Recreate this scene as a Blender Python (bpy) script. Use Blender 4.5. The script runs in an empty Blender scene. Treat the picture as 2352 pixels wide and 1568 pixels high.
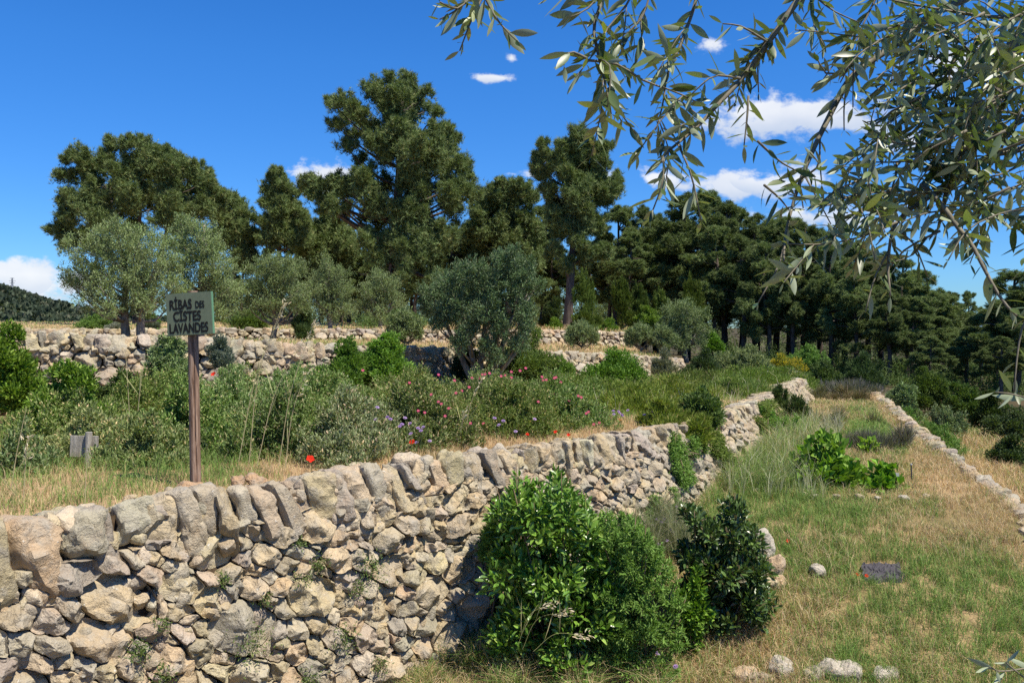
import bpy, math, random
import numpy as np
from mathutils import Vector

# ------------------------------------------------------------------ camera, sky, sun, exposure
scene = bpy.context.scene
F, CX, HY = 1904.0, 1176.0, 750.0            # focal length, centre and horizon in units of a 2352 px wide picture
cam = bpy.data.cameras.new('camera')
cam_o = bpy.data.objects.new('camera', cam)
scene.collection.objects.link(cam_o)
cam.sensor_fit = 'HORIZONTAL'
cam.sensor_width = 36.0
cam.lens = 36.0 * F / 2352.0
cam.shift_y = -34.0 / 2352.0
cam.clip_start = 0.05
cam.clip_end = 20000.0
cam_o.location = (0, 0, 0)
cam_o.rotation_euler = (math.radians(90), 0, 0)
scene.camera = cam_o

SUN = Vector((0.82, -0.57, 0.0)).normalized()
SUN_EL = math.radians(61)
SUN_DIR = Vector((SUN.x * math.cos(SUN_EL), SUN.y * math.cos(SUN_EL), math.sin(SUN_EL)))
sl = bpy.data.lights.new('sun', 'SUN')
sl.energy = 4.9
sl.angle = math.radians(0.5)
sl.color = (1.0, 0.93, 0.80)
slo = bpy.data.objects.new('sun', sl)
scene.collection.objects.link(slo)
slo.rotation_euler = SUN_DIR.to_track_quat('Z', 'Y').to_euler()
slo.location = (20, -10, 40)

world = bpy.data.worlds.new('World')
scene.world = world
world.use_nodes = True


def build_world():
    nt = world.node_tree
    nt.nodes.clear()
    N, L = nt.nodes, nt.links

    def m(op, a, b=None, c=None):
        n = N.new('ShaderNodeMath')
        n.operation = op
        for i, v in enumerate((a, b, c)):
            if v is None:
                continue
            if isinstance(v, (int, float)):
                n.inputs[i].default_value = v
            else:
                L.new(v, n.inputs[i])
        return n.outputs[0]
    sky = N.new('ShaderNodeTexSky')
    sky.sky_type = 'NISHITA'
    sky.sun_disc = False
    sky.sun_elevation = SUN_EL
    sky.sun_rotation = math.atan2(SUN.x, SUN.y)
    sky.air_density = 1.0
    sky.dust_density = 0.0
    sky.ozone_density = 3.0
    hs = N.new('ShaderNodeHueSaturation')
    hs.inputs['Saturation'].default_value = 1.30
    hs.inputs['Value'].default_value = 1.0
    L.new(sky.outputs[0], hs.inputs['Color'])
    tc = N.new('ShaderNodeTexCoord')
    sep = N.new('ShaderNodeSeparateXYZ')
    L.new(tc.outputs['Generated'], sep.inputs[0])
    yy = m('MAXIMUM', sep.outputs[1], 0.02)
    u = m('DIVIDE', sep.outputs[0], yy)
    v = m('DIVIDE', sep.outputs[2], yy)
    comb = N.new('ShaderNodeCombineXYZ')
    L.new(u, comb.inputs[0])
    L.new(m('MULTIPLY', v, 1.5), comb.inputs[1])

    def noise(scale, det, rough, off):
        mp = N.new('ShaderNodeMapping')
        mp.inputs['Location'].default_value = off
        L.new(comb.outputs[0], mp.inputs[0])
        n = N.new('ShaderNodeTexNoise')
        n.inputs['Scale'].default_value = scale
        n.inputs['Detail'].default_value = det
        n.inputs['Roughness'].default_value = rough
        L.new(mp.outputs[0], n.inputs['Vector'])
        return n.outputs['Fac']
    n1 = noise(21, 9, 0.62, (0, 0, 0))
    n2 = noise(9, 5, 0.5, (3.1, 1.7, 0))
    # clouds: picture x, y, half width, half height, density
    CL = [(70, 645, 110, 46, 1.35), (165, 650, 75, 34, 1.1), (15, 632, 65, 34, 1.1), (90, 690, 110, 22, .75),
          (1820, 262, 190, 44, 1.3), (1760, 285, 150, 36, 1.1), (1930, 285, 130, 26, .8),
          (1745, 425, 130, 34, 1.15), (1830, 410, 90, 28, .8), (1508, 410, 55, 24, .85), (1575, 432, 35, 14, .7),
          (1127, 178, 42, 11, .75), (1175, 133, 16, 12, .6), (755, 410, 75, 36, 1.1), (790, 400, 40, 22, .9),
          (1632, 104, 30, 22, .6), (2180, 150, 90, 50, .7), (2080, 320, 80, 30, .6), (1880, 500, 190, 26, .7), (2000, 480, 120, 24, .6),
          (1395, 412, 40, 22, .7), (1180, 400, 60, 10, .45)]
    mask = None
    low = None
    for (x, y, a, b, d) in CL:
        a, b = a * 1.38, b * 1.42
        u0, v0 = (x - CX) / F, (HY - y) / F
        du = m('MULTIPLY', m('SUBTRACT', u, u0), F / a)
        dv = m('MULTIPLY', m('SUBTRACT', v, v0), F / b)
        r = m('SQRT', m('ADD', m('MULTIPLY', du, du), m('MULTIPLY', dv, dv)))
        f = m('MULTIPLY', m('SUBTRACT', 1.0, r), d + .3)
        mask = f if mask is None else m('MAXIMUM', mask, f)
        w = m('MULTIPLY', m('GREATER_THAN', m('SUBTRACT', 1.25, r), 0), dv)
        low = w if low is None else m('MINIMUM', low, w)
    f = m('ADD', mask, m('MULTIPLY', m('SUBTRACT', n1, 0.55), 3.4))
    ramp = N.new('ShaderNodeMapRange')
    ramp.interpolation_type = 'SMOOTHSTEP'
    ramp.inputs['From Min'].default_value = 0.05
    ramp.inputs['From Max'].default_value = 0.75
    L.new(f, ramp.inputs['Value'])
    front = m('GREATER_THAN', sep.outputs[1], 0.1)
    fac = m('MULTIPLY', m('MULTIPLY', ramp.outputs[0], front), 0.93)
    sh = N.new('ShaderNodeMapRange')
    sh.inputs['From Min'].default_value = -0.9
    sh.inputs['From Max'].default_value = 0.25
    L.new(m('ADD', low, m('MULTIPLY', m('SUBTRACT', n2, 0.5), 2.4)), sh.inputs['Value'])
    cc = N.new('ShaderNodeMix')
    cc.data_type = 'RGBA'
    L.new(sh.outputs[0], cc.inputs[0])
    cc.inputs[6].default_value = (3.6, 4.1, 5.0, 1)
    cc.inputs[7].default_value = (5.6, 5.7, 5.85, 1)
    mx = N.new('ShaderNodeMix')
    mx.data_type = 'RGBA'
    L.new(fac, mx.inputs[0])
    gl = N.new('ShaderNodeVectorMath')
    gl.operation = 'MULTIPLY'
    el = N.new('ShaderNodeMapRange')
    el.inputs['From Min'].default_value = -.02
    el.inputs['From Max'].default_value = .30
    L.new(sep.outputs[2], el.inputs['Value'])
    tn = N.new('ShaderNodeMix')
    tn.data_type = 'RGBA'
    L.new(el.outputs[0], tn.inputs[0])
    tn.inputs[6].default_value = (.27, .48, .82, 1)
    tn.inputs[7].default_value = (.42, .69, .98, 1)
    L.new(tn.outputs[2], gl.inputs[1])
    L.new(hs.outputs[0], gl.inputs[0])
    L.new(gl.outputs[0], mx.inputs[6])
    L.new(cc.outputs[2], mx.inputs[7])
    bg = N.new('ShaderNodeBackground')
    bg.inputs['Strength'].default_value = 0.10
    L.new(mx.outputs[2], bg.inputs['Color'])
    out = N.new('ShaderNodeOutputWorld')
    L.new(bg.outputs[0], out.inputs[0])


build_world()
scene.view_settings.view_transform = 'Standard'
scene.view_settings.look = 'None'
scene.view_settings.exposure = 0.78
scene.view_settings.gamma = 1.0
scene.cycles.max_bounces = 6
scene.cycles.diffuse_bounces = 3
scene.cycles.glossy_bounces = 2
scene.cycles.transmission_bounces = 3
scene.cycles.use_denoising = False
scene.cycles.caustics_reflective = False
scene.cycles.caustics_refractive = False
scene.cycles.sample_clamp_indirect = 4.0


# ------------------------------------------------------------------ helpers
def at(x, y, Y):
    return np.array(((x - CX) / F * Y, Y, -(y - HY) / F * Y))


def unit(a):
    return a / np.maximum(np.linalg.norm(a, axis=-1, keepdims=True), 1e-9)


def hash3(i, j, k, s):
    h = (i * 374761393 + j * 668265263 + k * 2147483647 + s * 974711) & 0x7fffffff
    h = ((h ^ (h >> 13)) * 1274126177) & 0x7fffffff
    h = ((h ^ (h >> 16)) * 668265263) & 0x7fffffff
    return (h ^ (h >> 15)) % 65536 / 32767.5 - 1.0


def vnoise(P, seed=0):
    P = np.asarray(P, float)
    I = np.floor(P).astype(np.int64)
    f = P - I
    f = f * f * (3 - 2 * f)
    r = 0
    for a in (0, 1):
        wa = f[:, 0] if a else 1 - f[:, 0]
        for b in (0, 1):
            wb = f[:, 1] if b else 1 - f[:, 1]
            for c in (0, 1):
                wc = f[:, 2] if c else 1 - f[:, 2]
                r = r + wa * wb * wc * hash3(I[:, 0] + a, I[:, 1] + b, I[:, 2] + c, seed)
    return r


def fbm(P, oct=3, seed=0):
    P = np.asarray(P, float)
    r, a = 0, 1.0
    for o in range(oct):
        r = r + a * vnoise(P * 2 ** o + 17.3 * o, seed + o)
        a *= .5
    return r


def make_mesh(name, V, faces, cols=None, mi=None, smooth=False, sharp=None):
    me = bpy.data.meshes.new(name)
    V = np.asarray(V, np.float32)
    me.vertices.add(len(V))
    me.vertices.foreach_set('co', V.ravel())
    faces = [np.asarray(f, np.int32) for f in faces if len(f)]
    flat = np.concatenate([f.ravel() for f in faces])
    tot = np.concatenate([np.full(len(f), f.shape[1], np.int32) for f in faces])
    start = np.concatenate([[0], np.cumsum(tot)[:-1]]).astype(np.int32)
    me.loops.add(len(flat))
    me.loops.foreach_set('vertex_index', flat)
    me.polygons.add(len(tot))
    me.polygons.foreach_set('loop_start', start)
    if mi is not None:
        me.polygons.foreach_set('material_index', np.concatenate([np.asarray(m, np.int32) for m in mi]))
    me.polygons.foreach_set('use_smooth', np.full(len(tot), smooth, bool))
    if cols is not None:
        ca = me.color_attributes.new('Col', 'FLOAT_COLOR', 'POINT')
        c = np.ones((len(V), 4), np.float32)
        c[:, :3] = cols
        ca.data.foreach_set('color', c.ravel())
    me.update(calc_edges=True)
    if smooth and sharp:
        me.set_sharp_from_angle(angle=math.radians(sharp))
    return me


def link(name, me, mats, parent=None):
    o = bpy.data.objects.new(name, me)
    scene.collection.objects.link(o)
    for m_ in (mats if isinstance(mats, (list, tuple)) else [mats]):
        me.materials.append(m_)
    if parent is not None:
        o.parent = parent
    return o


def tag(o, label=None, cat=None, group=None, kind=None):
    if label:
        o['label'] = label
    if cat:
        o['category'] = cat
    if group:
        o['group'] = group
    if kind:
        o['kind'] = kind
    return o


def thing(name, label, cat, loc, group=None):
    o = bpy.data.objects.new(name, None)
    o.empty_display_size = 0.2
    scene.collection.objects.link(o)
    o.location = Vector([float(c) for c in loc])
    return tag(o, label, cat, group)


def copy_thing(root, loc, rz=0.0, sc=(1, 1, 1), label=None, group=None):
    c = root.copy()
    scene.collection.objects.link(c)
    c.location = Vector([float(t) for t in loc])
    c.rotation_euler = (0, 0, rz)
    c.scale = sc
    if label:
        c['label'] = label
    if group:
        c['group'] = group
    for ch in list(root.children):
        d = ch.copy()
        scene.collection.objects.link(d)
        d.parent = c
        for g in list(ch.children):
            e = g.copy()
            scene.collection.objects.link(e)
            e.parent = d
    return c


class MB:
    """collects geometry (V, faces by size, colours, material index) for one mesh"""
    def __init__(s):
        s.V, s.C, s.f3, s.f4, s.m3, s.m4, s.n = [], [], [], [], [], [], 0

    def add(s, V, f3=None, f4=None, col=(.5, .5, .5), mi=0):
        V = np.asarray(V, float).reshape(-1, 3)
        c = np.asarray(col, float)
        s.C.append(np.broadcast_to(c, V.shape) if c.ndim == 1 else c)
        s.V.append(V)
        if f3 is not None and len(f3):
            s.f3.append(np.asarray(f3, np.int64) + s.n)
            s.m3.append(np.full(len(f3), mi))
        if f4 is not None and len(f4):
            s.f4.append(np.asarray(f4, np.int64) + s.n)
            s.m4.append(np.full(len(f4), mi))
        s.n += len(V)

    def mesh(s, name, smooth=False, sharp=None, org=(0, 0, 0)):
        V = np.concatenate(s.V) - np.asarray(org)
        fs, ms = [], []
        if s.f3:
            fs.append(np.concatenate(s.f3))
            ms.append(np.concatenate(s.m3))
        if s.f4:
            fs.append(np.concatenate(s.f4))
            ms.append(np.concatenate(s.m4))
        return make_mesh(name, V, fs, np.concatenate(s.C), ms, smooth, sharp)

    def build(s, name, mats, parent=None, smooth=False, sharp=None, org=(0, 0, 0)):
        return link(name, s.mesh(name, smooth, sharp, org), mats, parent)


def tube(mb, pts, rad, sides=7, col=(.3, .25, .2), mi=0, wob=0.0, rng=None):
    pts = np.asarray(pts, float)
    n = len(pts)
    rad = np.broadcast_to(np.asarray(rad, float), (n,))
    T = unit(np.gradient(pts, axis=0))
    ref = np.where(np.abs(T[:, 2:3]) > .9, np.array([[1., 0, 0]]), np.array([[0, 0, 1.]]))
    A = unit(np.cross(T, ref))
    for i in range(1, n):
        if A[i] @ A[i - 1] < 0:
            A[i] = -A[i]
    B = np.cross(T, A)
    th = np.arange(sides) / sides * 2 * np.pi
    R = rad[:, None] * np.ones(sides)
    if wob and rng is not None:
        R = R * (1 + wob * rng.uniform(-1, 1, R.shape))
    V = pts[:, None] + R[:, :, None] * (np.cos(th)[None, :, None] * A[:, None] + np.sin(th)[None, :, None] * B[:, None])
    V = V.reshape(-1, 3)
    f = []
    for i in range(n - 1):
        for j in range(sides):
            k = (j + 1) % sides
            f.append((i * sides + j, i * sides + k, (i + 1) * sides + k, (i + 1) * sides + j))
    V = np.vstack([V, pts[0], pts[-1]])
    a, b = n * sides, n * sides + 1
    t = [(a, (j + 1) % sides, j) for j in range(sides)] + [(b, (n - 1) * sides + j, (n - 1) * sides + (j + 1) % sides) for j in range(sides)]
    mb.add(V, t, f, col, mi)


def smooth_path(pts, n):
    pts = np.asarray(pts, float)
    d = np.concatenate([[0], np.cumsum(np.linalg.norm(np.diff(pts, axis=0), axis=1))])
    m_ = np.zeros_like(pts)
    for i in range(len(pts)):
        a, b = max(0, i - 1), min(len(pts) - 1, i + 1)
        m_[i] = (pts[b] - pts[a]) / max(d[b] - d[a], 1e-9)
    s = np.linspace(0, d[-1], n)
    k = np.clip(np.searchsorted(d, s, 'right') - 1, 0, len(pts) - 2)
    h = (d[k + 1] - d[k])[:, None]
    t = ((s - d[k]) / (d[k + 1] - d[k]))[:, None]
    return ((2 * t**3 - 3 * t**2 + 1) * pts[k] + (t**3 - 2 * t**2 + t) * h * m_[k]
            + (-2 * t**3 + 3 * t**2) * pts[k + 1] + (t**3 - t**2) * h * m_[k + 1])


def resample(pts, n):
    pts = np.asarray(pts, float)
    d = np.concatenate([[0], np.cumsum(np.linalg.norm(np.diff(pts, axis=0), axis=1))])
    s = np.linspace(0, d[-1], n)
    return np.stack([np.interp(s, d, pts[:, i]) for i in range(3)], 1)


# ---- leaves
def rand_unit(rng, n):
    return unit(rng.normal(size=(n, 3)))


def leaf_verts(P, D, Nn, L, W, fold=0.25, shape='diamond'):
    n = len(P)
    D = unit(D)
    S = unit(np.cross(D, Nn))
    U = np.cross(S, D)
    L = np.broadcast_to(np.asarray(L, float), (n,))[:, None]
    W = np.broadcast_to(np.asarray(W, float), (n,))[:, None]
    if shape == 'needle':
        V = np.stack([P - S * W * .5, P + S * W * .5, P + D * L], 1)
        f3 = (np.arange(n)[:, None] * 3 + np.array([[0, 1, 2]]))
        return V.reshape(-1, 3), f3, None, 3
    if shape == 'diamond':
        mid = P + D * L * .5
        V = np.stack([P, mid + S * W * .5 + U * W * fold, P + D * L - U * L * .06, mid - S * W * .5 + U * W * fold], 1)
        b = np.arange(n)[:, None] * 4
        f3 = np.concatenate([b + np.array([[0, 1, 2]]), b + np.array([[0, 2, 3]])])
        return V.reshape(-1, 3), f3, None, 4
    # 'oval': 8 outline points, midrib fold
    prof = [(0.0, .12), (.3, .82), (.62, .95), (.88, .45)]
    rows = [P]
    for t, w in prof[1:]:
        c = P + D * L * t - U * L * .10 * t * t
        rows += [c + S * W * .5 * w + U * W * fold * w, c, c - S * W * .5 * w + U * W * fold * w]
    rows.append(P + D * L - U * L * .12)
    V = np.stack(rows, 1)
    k = V.shape[1]
    b = np.arange(n)[:, None] * k
    t3 = [(0, 1, 2), (0, 2, 3), (7, 10, 8), (8, 10, 9)]
    f3 = np.concatenate([b + np.array([t]) for t in t3])
    q = [(1, 4, 5, 2), (2, 5, 6, 3), (4, 7, 8, 5), (5, 8, 9, 6)]
    f4 = np.concatenate([b + np.array([t]) for t in q])
    return V.reshape(-1, 3), f3, f4, k


def pick_cols(rng, n, cols, jit=.22):
    w = np.array([c[1] for c in cols], float)
    idx = rng.choice(len(cols), n, p=w / w.sum())
    base = np.array([c[0] for c in cols])[idx]
    return base * (1 + rng.uniform(-jit, jit, (n, 1))) * (1 + rng.uniform(-.045, .045, (n, 3)))


def add_leaves(mb, rng, P, D, Nn, L, W, cols, shape='diamond', fold=.25, mi=0, jit=.22):
    V, f3, f4, k = leaf_verts(P, D, Nn, L, W, fold, shape)
    c = np.repeat(pick_cols(rng, len(P), cols, jit), k, axis=0)
    mb.add(V, f3, f4, c, mi)


# ------------------------------------------------------------------ materials
def new_mat(name):
    m_ = bpy.data.materials.new(name)
    m_.use_nodes = True
    nt = m_.node_tree
    nt.nodes.clear()
    return m_, nt.nodes, nt.links


def foliage_mat(name, transl=.3, rough=.6, spec=.25, under=None, tint=(1.15, 1.25, .45)):
    m_, N, L = new_mat(name)
    at_ = N.new('ShaderNodeAttribute')
    at_.attribute_name = 'Col'
    col = at_.outputs['Color']
    if under:
        g = N.new('ShaderNodeNewGeometry')
        mx = N.new('ShaderNodeMix')
        mx.data_type = 'RGBA'
        L.new(g.outputs['Backfacing'], mx.inputs[0])
        L.new(col, mx.inputs[6])
        mm = N.new('ShaderNodeMix')
        mm.data_type = 'RGBA'
        mm.inputs[0].default_value = under[1]
        L.new(col, mm.inputs[6])
        mm.inputs[7].default_value = (*under[0], 1)
        L.new(mm.outputs[2], mx.inputs[7])
        col = mx.outputs[2]
    p = N.new('ShaderNodeBsdfPrincipled')
    p.inputs['Roughness'].default_value = rough
    p.inputs['Specular IOR Level'].default_value = spec
    L.new(col, p.inputs['Base Color'])
    t = N.new('ShaderNodeBsdfTranslucent')
    v = N.new('ShaderNodeVectorMath')
    v.operation = 'MULTIPLY'
    v.inputs[1].default_value = tint
    L.new(at_.outputs['Color'], v.inputs[0])
    L.new(v.outputs[0], t.inputs['Color'])
    mix = N.new('ShaderNodeMixShader')
    mix.inputs[0].default_value = transl
    L.new(p.outputs[0], mix.inputs[1])
    L.new(t.outputs[0], mix.inputs[2])
    o = N.new('ShaderNodeOutputMaterial')
    L.new(mix.outputs[0], o.inputs[0])
    return m_


def noise_node(N, L, vec, scale, det=4, rough=.6):
    n = N.new('ShaderNodeTexNoise')
    n.inputs['Scale'].default_value = scale
    n.inputs['Detail'].default_value = det
    n.inputs['Roughness'].default_value = rough
    if vec is not None:
        L.new(vec, n.inputs['Vector'])
    return n


def ramp_node(N, L, fac, stops):
    r = N.new('ShaderNodeValToRGB')
    el = r.color_ramp.elements
    while len(el) < len(stops):
        el.new(.5)
    for e, (p, c) in zip(el, stops):
        e.position = p
        e.color = (*c, 1) if len(c) == 3 else c
    L.new(fac, r.inputs[0])
    return r


def mixc(N, L, fac, a, b, blend='MIX'):
    m_ = N.new('ShaderNodeMix')
    m_.data_type = 'RGBA'
    m_.blend_type = blend
    for s, v in ((0, fac), (6, a), (7, b)):
        if isinstance(v, (int, float)):
            m_.inputs[s].default_value = v
        elif isinstance(v, tuple):
            m_.inputs[s].default_value = (*v, 1)
        else:
            L.new(v, m_.inputs[s])
    return m_.outputs[2]


def stone_mat():
    m_, N, L = new_mat('limestone')
    a = N.new('ShaderNodeAttribute')
    a.attribute_name = 'Col'
    tc = N.new('ShaderNodeTexCoord')
    v = tc.outputs['Object']
    n1 = noise_node(N, L, v, 9, 6, .62)
    n2 = noise_node(N, L, v, 34, 5, .7)
    n3 = noise_node(N, L, v, 120, 3, .7)
    c = mixc(N, L, ramp_node(N, L, n1.outputs['Fac'], [(.45, (0, 0, 0)), (.74, (1, 1, 1))]).outputs[0], a.outputs['Color'], (.335, .305, .25))
    och = ramp_node(N, L, noise_node(N, L, v, 4.2, 5, .65).outputs['Fac'], [(.56, (0, 0, 0)), (.72, (.42, .42, .42))])
    c = mixc(N, L, och.outputs[0], c, (.40, .265, .145))
    vo = N.new('ShaderNodeTexVoronoi')
    vo.feature = 'DISTANCE_TO_EDGE'
    vo.inputs['Scale'].default_value = 7.5
    wv = N.new('ShaderNodeVectorMath')
    wv.operation = 'MULTIPLY_ADD'
    wv.inputs[1].default_value = (.22, .22, .22)
    L.new(n1.outputs['Color'], wv.inputs[0])
    L.new(v, wv.inputs[2])
    L.new(wv.outputs[0], vo.inputs['Vector'])
    crk = ramp_node(N, L, vo.outputs['Distance'], [(.0, (.35, .29, .22)), (.035, (1, 1, 1))])
    c = mixc(N, L, .22, c, crk.outputs[0], 'MULTIPLY')
    # pale lichen specks
    sp = ramp_node(N, L, n2.outputs['Fac'], [(.635, (0, 0, 0)), (.67, (1, 1, 1))])
    c = mixc(N, L, mixc(N, L, 1.0, sp.outputs[0], (.7, .7, .7), 'MULTIPLY'), c, (.60, .58, .52))
    dk = ramp_node(N, L, n3.outputs['Fac'], [(.30, (.55, .5, .45)), (.48, (1, 1, 1))])
    c = mixc(N, L, .45, c, dk.outputs[0], 'MULTIPLY')
    p = N.new('ShaderNodeBsdfPrincipled')
    p.inputs['Roughness'].default_value = .9
    p.inputs['Specular IOR Level'].default_value = .15
    L.new(c, p.inputs['Base Color'])
    b = N.new('ShaderNodeBump')
    b.inputs['Strength'].default_value = .9
    b.inputs['Distance'].default_value = .045
    ad = N.new('ShaderNodeMath')
    ad.operation = 'MULTIPLY_ADD'
    ad.inputs[1].default_value = .45
    L.new(n2.outputs['Fac'], ad.inputs[0])
    L.new(n1.outputs['Fac'], ad.inputs[2])
    ad2 = N.new('ShaderNodeMath')
    ad2.operation = 'MULTIPLY_ADD'
    ad2.inputs[1].default_value = .14
    L.new(n3.outputs['Fac'], ad2.inputs[0])
    L.new(ad.outputs[0], ad2.inputs[2])
    ck = N.new('ShaderNodeMapRange')
    ck.inputs['From Max'].default_value = .06
    ck.inputs['To Max'].default_value = .07
    L.new(vo.outputs['Distance'], ck.inputs['Value'])
    ad3 = N.new('ShaderNodeMath')
    L.new(ad2.outputs[0], ad3.inputs[0])
    L.new(ck.outputs[0], ad3.inputs[1])
    L.new(ad3.outputs[0], b.inputs['Height'])
    L.new(b.outputs[0], p.inputs['Normal'])
    o = N.new('ShaderNodeOutputMaterial')
    L.new(p.outputs[0], o.inputs[0])
    return m_


def soil_mat(name, ramp, scale=1.3, fine=60):
    m_, N, L = new_mat(name)
    tc = N.new('ShaderNodeTexCoord')
    v = tc.outputs['Object']
    n1 = noise_node(N, L, v, scale, 6, .65)
    n2 = noise_node(N, L, v, fine, 4, .7)
    c = ramp_node(N, L, n1.outputs['Fac'], ramp).outputs[0]
    d = ramp_node(N, L, n2.outputs['Fac'], [(.3, (.6, .6, .6)), (.7, (1.25, 1.2, 1.1))])
    c = mixc(N, L, 1.0, c, d.outputs[0], 'MULTIPLY')
    p = N.new('ShaderNodeBsdfPrincipled')
    p.inputs['Roughness'].default_value = .95
    p.inputs['Specular IOR Level'].default_value = .1
    L.new(c, p.inputs['Base Color'])
    b = N.new('ShaderNodeBump')
    b.inputs['Strength'].default_value = .6
    b.inputs['Distance'].default_value = .03
    L.new(n2.outputs['Fac'], b.inputs['Height'])
    L.new(b.outputs[0], p.inputs['Normal'])
    o = N.new('ShaderNodeOutputMaterial')
    L.new(p.outputs[0], o.inputs[0])
    return m_


def bark_mat(name, c1, c2, scale=14):
    m_, N, L = new_mat(name)
    tc = N.new('ShaderNodeTexCoord')
    mp = N.new('ShaderNodeMapping')
    mp.inputs['Scale'].default_value = (1, 1, .22)
    L.new(tc.outputs['Object'], mp.inputs[0])
    n = noise_node(N, L, mp.outputs[0], scale, 6, .7)
    c = ramp_node(N, L, n.outputs['Fac'], [(.35, c1), (.65, c2)])
    p = N.new('ShaderNodeBsdfPrincipled')
    p.inputs['Roughness'].default_value = .9
    p.inputs['Specular IOR Level'].default_value = .15
    L.new(c.outputs[0], p.inputs['Base Color'])
    b = N.new('ShaderNodeBump')
    b.inputs['Strength'].default_value = .7
    b.inputs['Distance'].default_value = .02
    L.new(n.outputs['Fac'], b.inputs['Height'])
    L.new(b.outputs[0], p.inputs['Normal'])
    o = N.new('ShaderNodeOutputMaterial')
    L.new(p.outputs[0], o.inputs[0])
    return m_


def plain_mat(name, col, rough=.7, spec=.3, var=.25, scale=30):
    m_, N, L = new_mat(name)
    tc = N.new('ShaderNodeTexCoord')
    n = noise_node(N, L, tc.outputs['Object'], scale, 5, .65)
    a = tuple(c * (1 - var) for c in col)
    b_ = tuple(min(1, c * (1 + var)) for c in col)
    c = ramp_node(N, L, n.outputs['Fac'], [(.3, a), (.7, b_)])
    p = N.new('ShaderNodeBsdfPrincipled')
    p.inputs['Roughness'].default_value = rough
    p.inputs['Specular IOR Level'].default_value = spec
    L.new(c.outputs[0], p.inputs['Base Color'])
    o = N.new('ShaderNodeOutputMaterial')
    L.new(p.outputs[0], o.inputs[0])
    return m_


M_STONE = stone_mat()
M_CORE = soil_mat('earth_core', [(.35, (.05, .035, .022)), (.65, (.10, .075, .05))], 6)
M_SOIL = soil_mat('dry_soil', [(.32, (.13, .12, .055)), (.48, (.34, .235, .13)), (.68, (.46, .34, .21))], .9)
M_LAWN = soil_mat('lawn_soil', [(.34, (.10, .11, .04)), (.5, (.24, .18, .09)), (.66, (.40, .29, .17))], .8)
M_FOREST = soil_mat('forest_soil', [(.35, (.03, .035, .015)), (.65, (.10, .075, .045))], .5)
M_PINE = foliage_mat('pine_needles', .18, .7, .2)
M_OLIVE = foliage_mat('olive_leaves', .16, .55, .22, ((.34, .38, .24), .4))
M_LEAF = foliage_mat('soft_leaves', .28, .6, .25)
M_GLOSS = foliage_mat('glossy_leaves', .2, .32, .5)
M_GRASS = foliage_mat('grass_blades', .3, .7, .15, tint=(1.1, 1.1, .6))
M_PETAL = foliage_mat('petals', .35, .7, .1, tint=(1, 1, 1))
M_NEAR = foliage_mat('near_olive_leaves', .15, .42, .45, ((.56, .60, .40), .5), tint=(2.2, 2.5, .45))
M_PBARK = bark_mat('pine_bark', (.05, .04, .035), (.15, .12, .10))
M_OBARK = bark_mat('olive_bark', (.10, .09, .075), (.27, .24, .20))
M_STEM = bark_mat('stem_bark', (.10, .07, .045), (.22, .16, .10), 30)
M_TWIG = plain_mat('olive_twig', (.16, .14, .10), .75, .2, .4, 60)
M_PEBBLE = M_STONE

STONE_COLS = [((.43, .345, .215), 5), ((.39, .32, .22), 4), ((.335, .29, .22), 3), ((.43, .325, .195), 1.2), ((.45, .39, .28), 1)]

# ------------------------------------------------------------------ terrain levels
LZ_Y = [-4, 2, 3, 4, 5, 5.6, 6.1, 7, 8, 10, 13, 17, 25]
LZ_Z = [-1.6, -1.65, -2.1, -2.6, -2.68, -2.58, -2.42, -2.08, -1.82, -1.55, -1.42, -1.35, -1.3]


def zl1(Y):
    return np.interp(Y, LZ_Y, LZ_Z)


W1_TOP = np.array([at(*p) for p in [(-420, 1285, 3.6), (-200, 1243, 4.0), (0, 1205, 4.3), (250, 1168, 4.72), (480, 1132, 5.15), (750, 1094, 5.7),
                                    (1000, 1060, 6.3), (1250, 1026, 7.1), (1480, 996, 7.95), (1610, 965, 9.1), (1720, 935, 10.7),
                                    (1790, 900, 13.2), (1845, 870, 16.4)]])
W1_TOP = smooth_path(W1_TOP, 120)
t_ = unit(np.gradient(W1_TOP, axis=0) * np.array([1, 1, 0]))
W1_N = np.stack([t_[:, 1], -t_[:, 0], np.zeros(len(t_))], 1)        # faces the lower terrace
W1_BASE = W1_TOP + W1_N * 0.26
W1_BASE[:, 2] = zl1(W1_BASE[:, 1]) - .04

W2_TOP = smooth_path(np.array([at(*p) for p in [(-700, 762, 9.6), (-200, 764, 10.3), (70, 766, 11), (400, 776, 11.6), (730, 790, 12.6), (945, 798, 14.0), (1060, 803, 15.2),
                                    (1290, 809, 17), (1450, 816, 18), (1566, 825, 19.2)]]), 90)
t_ = unit(np.gradient(W2_TOP, axis=0) * np.array([1, 1, 0]))
W2_N = np.stack([t_[:, 1], -t_[:, 0], np.zeros(len(t_))], 1)
W2_BASE = W2_TOP + W2_N * .12
W2_BASE[:, 2] = np.interp(W2_BASE[:, 1], [9, 11, 14, 19.2], [-.95, -.98, -1.04, -1.15])

W3_TOP = smooth_path(np.array([at(*p) for p in [(-900, 757, 18), (-200, 757, 18.6), (200, 757, 19), (500, 755, 19.5), (720, 756, 20), (900, 757, 20.5), (1090, 759, 21),
                                    (1250, 757, 22), (1432, 764, 23.5)]]), 70)
t_ = unit(np.gradient(W3_TOP, axis=0) * np.array([1, 1, 0]))
W3_N = np.stack([t_[:, 1], -t_[:, 0], np.zeros(len(t_))], 1)
W3_BASE = W3_TOP + W3_N * .1
W3_BASE[:, 2] = np.interp(W3_BASE[:, 0], [-9, -4, 0, 3], [-.25, -.34, -.44, -.56])

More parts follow.
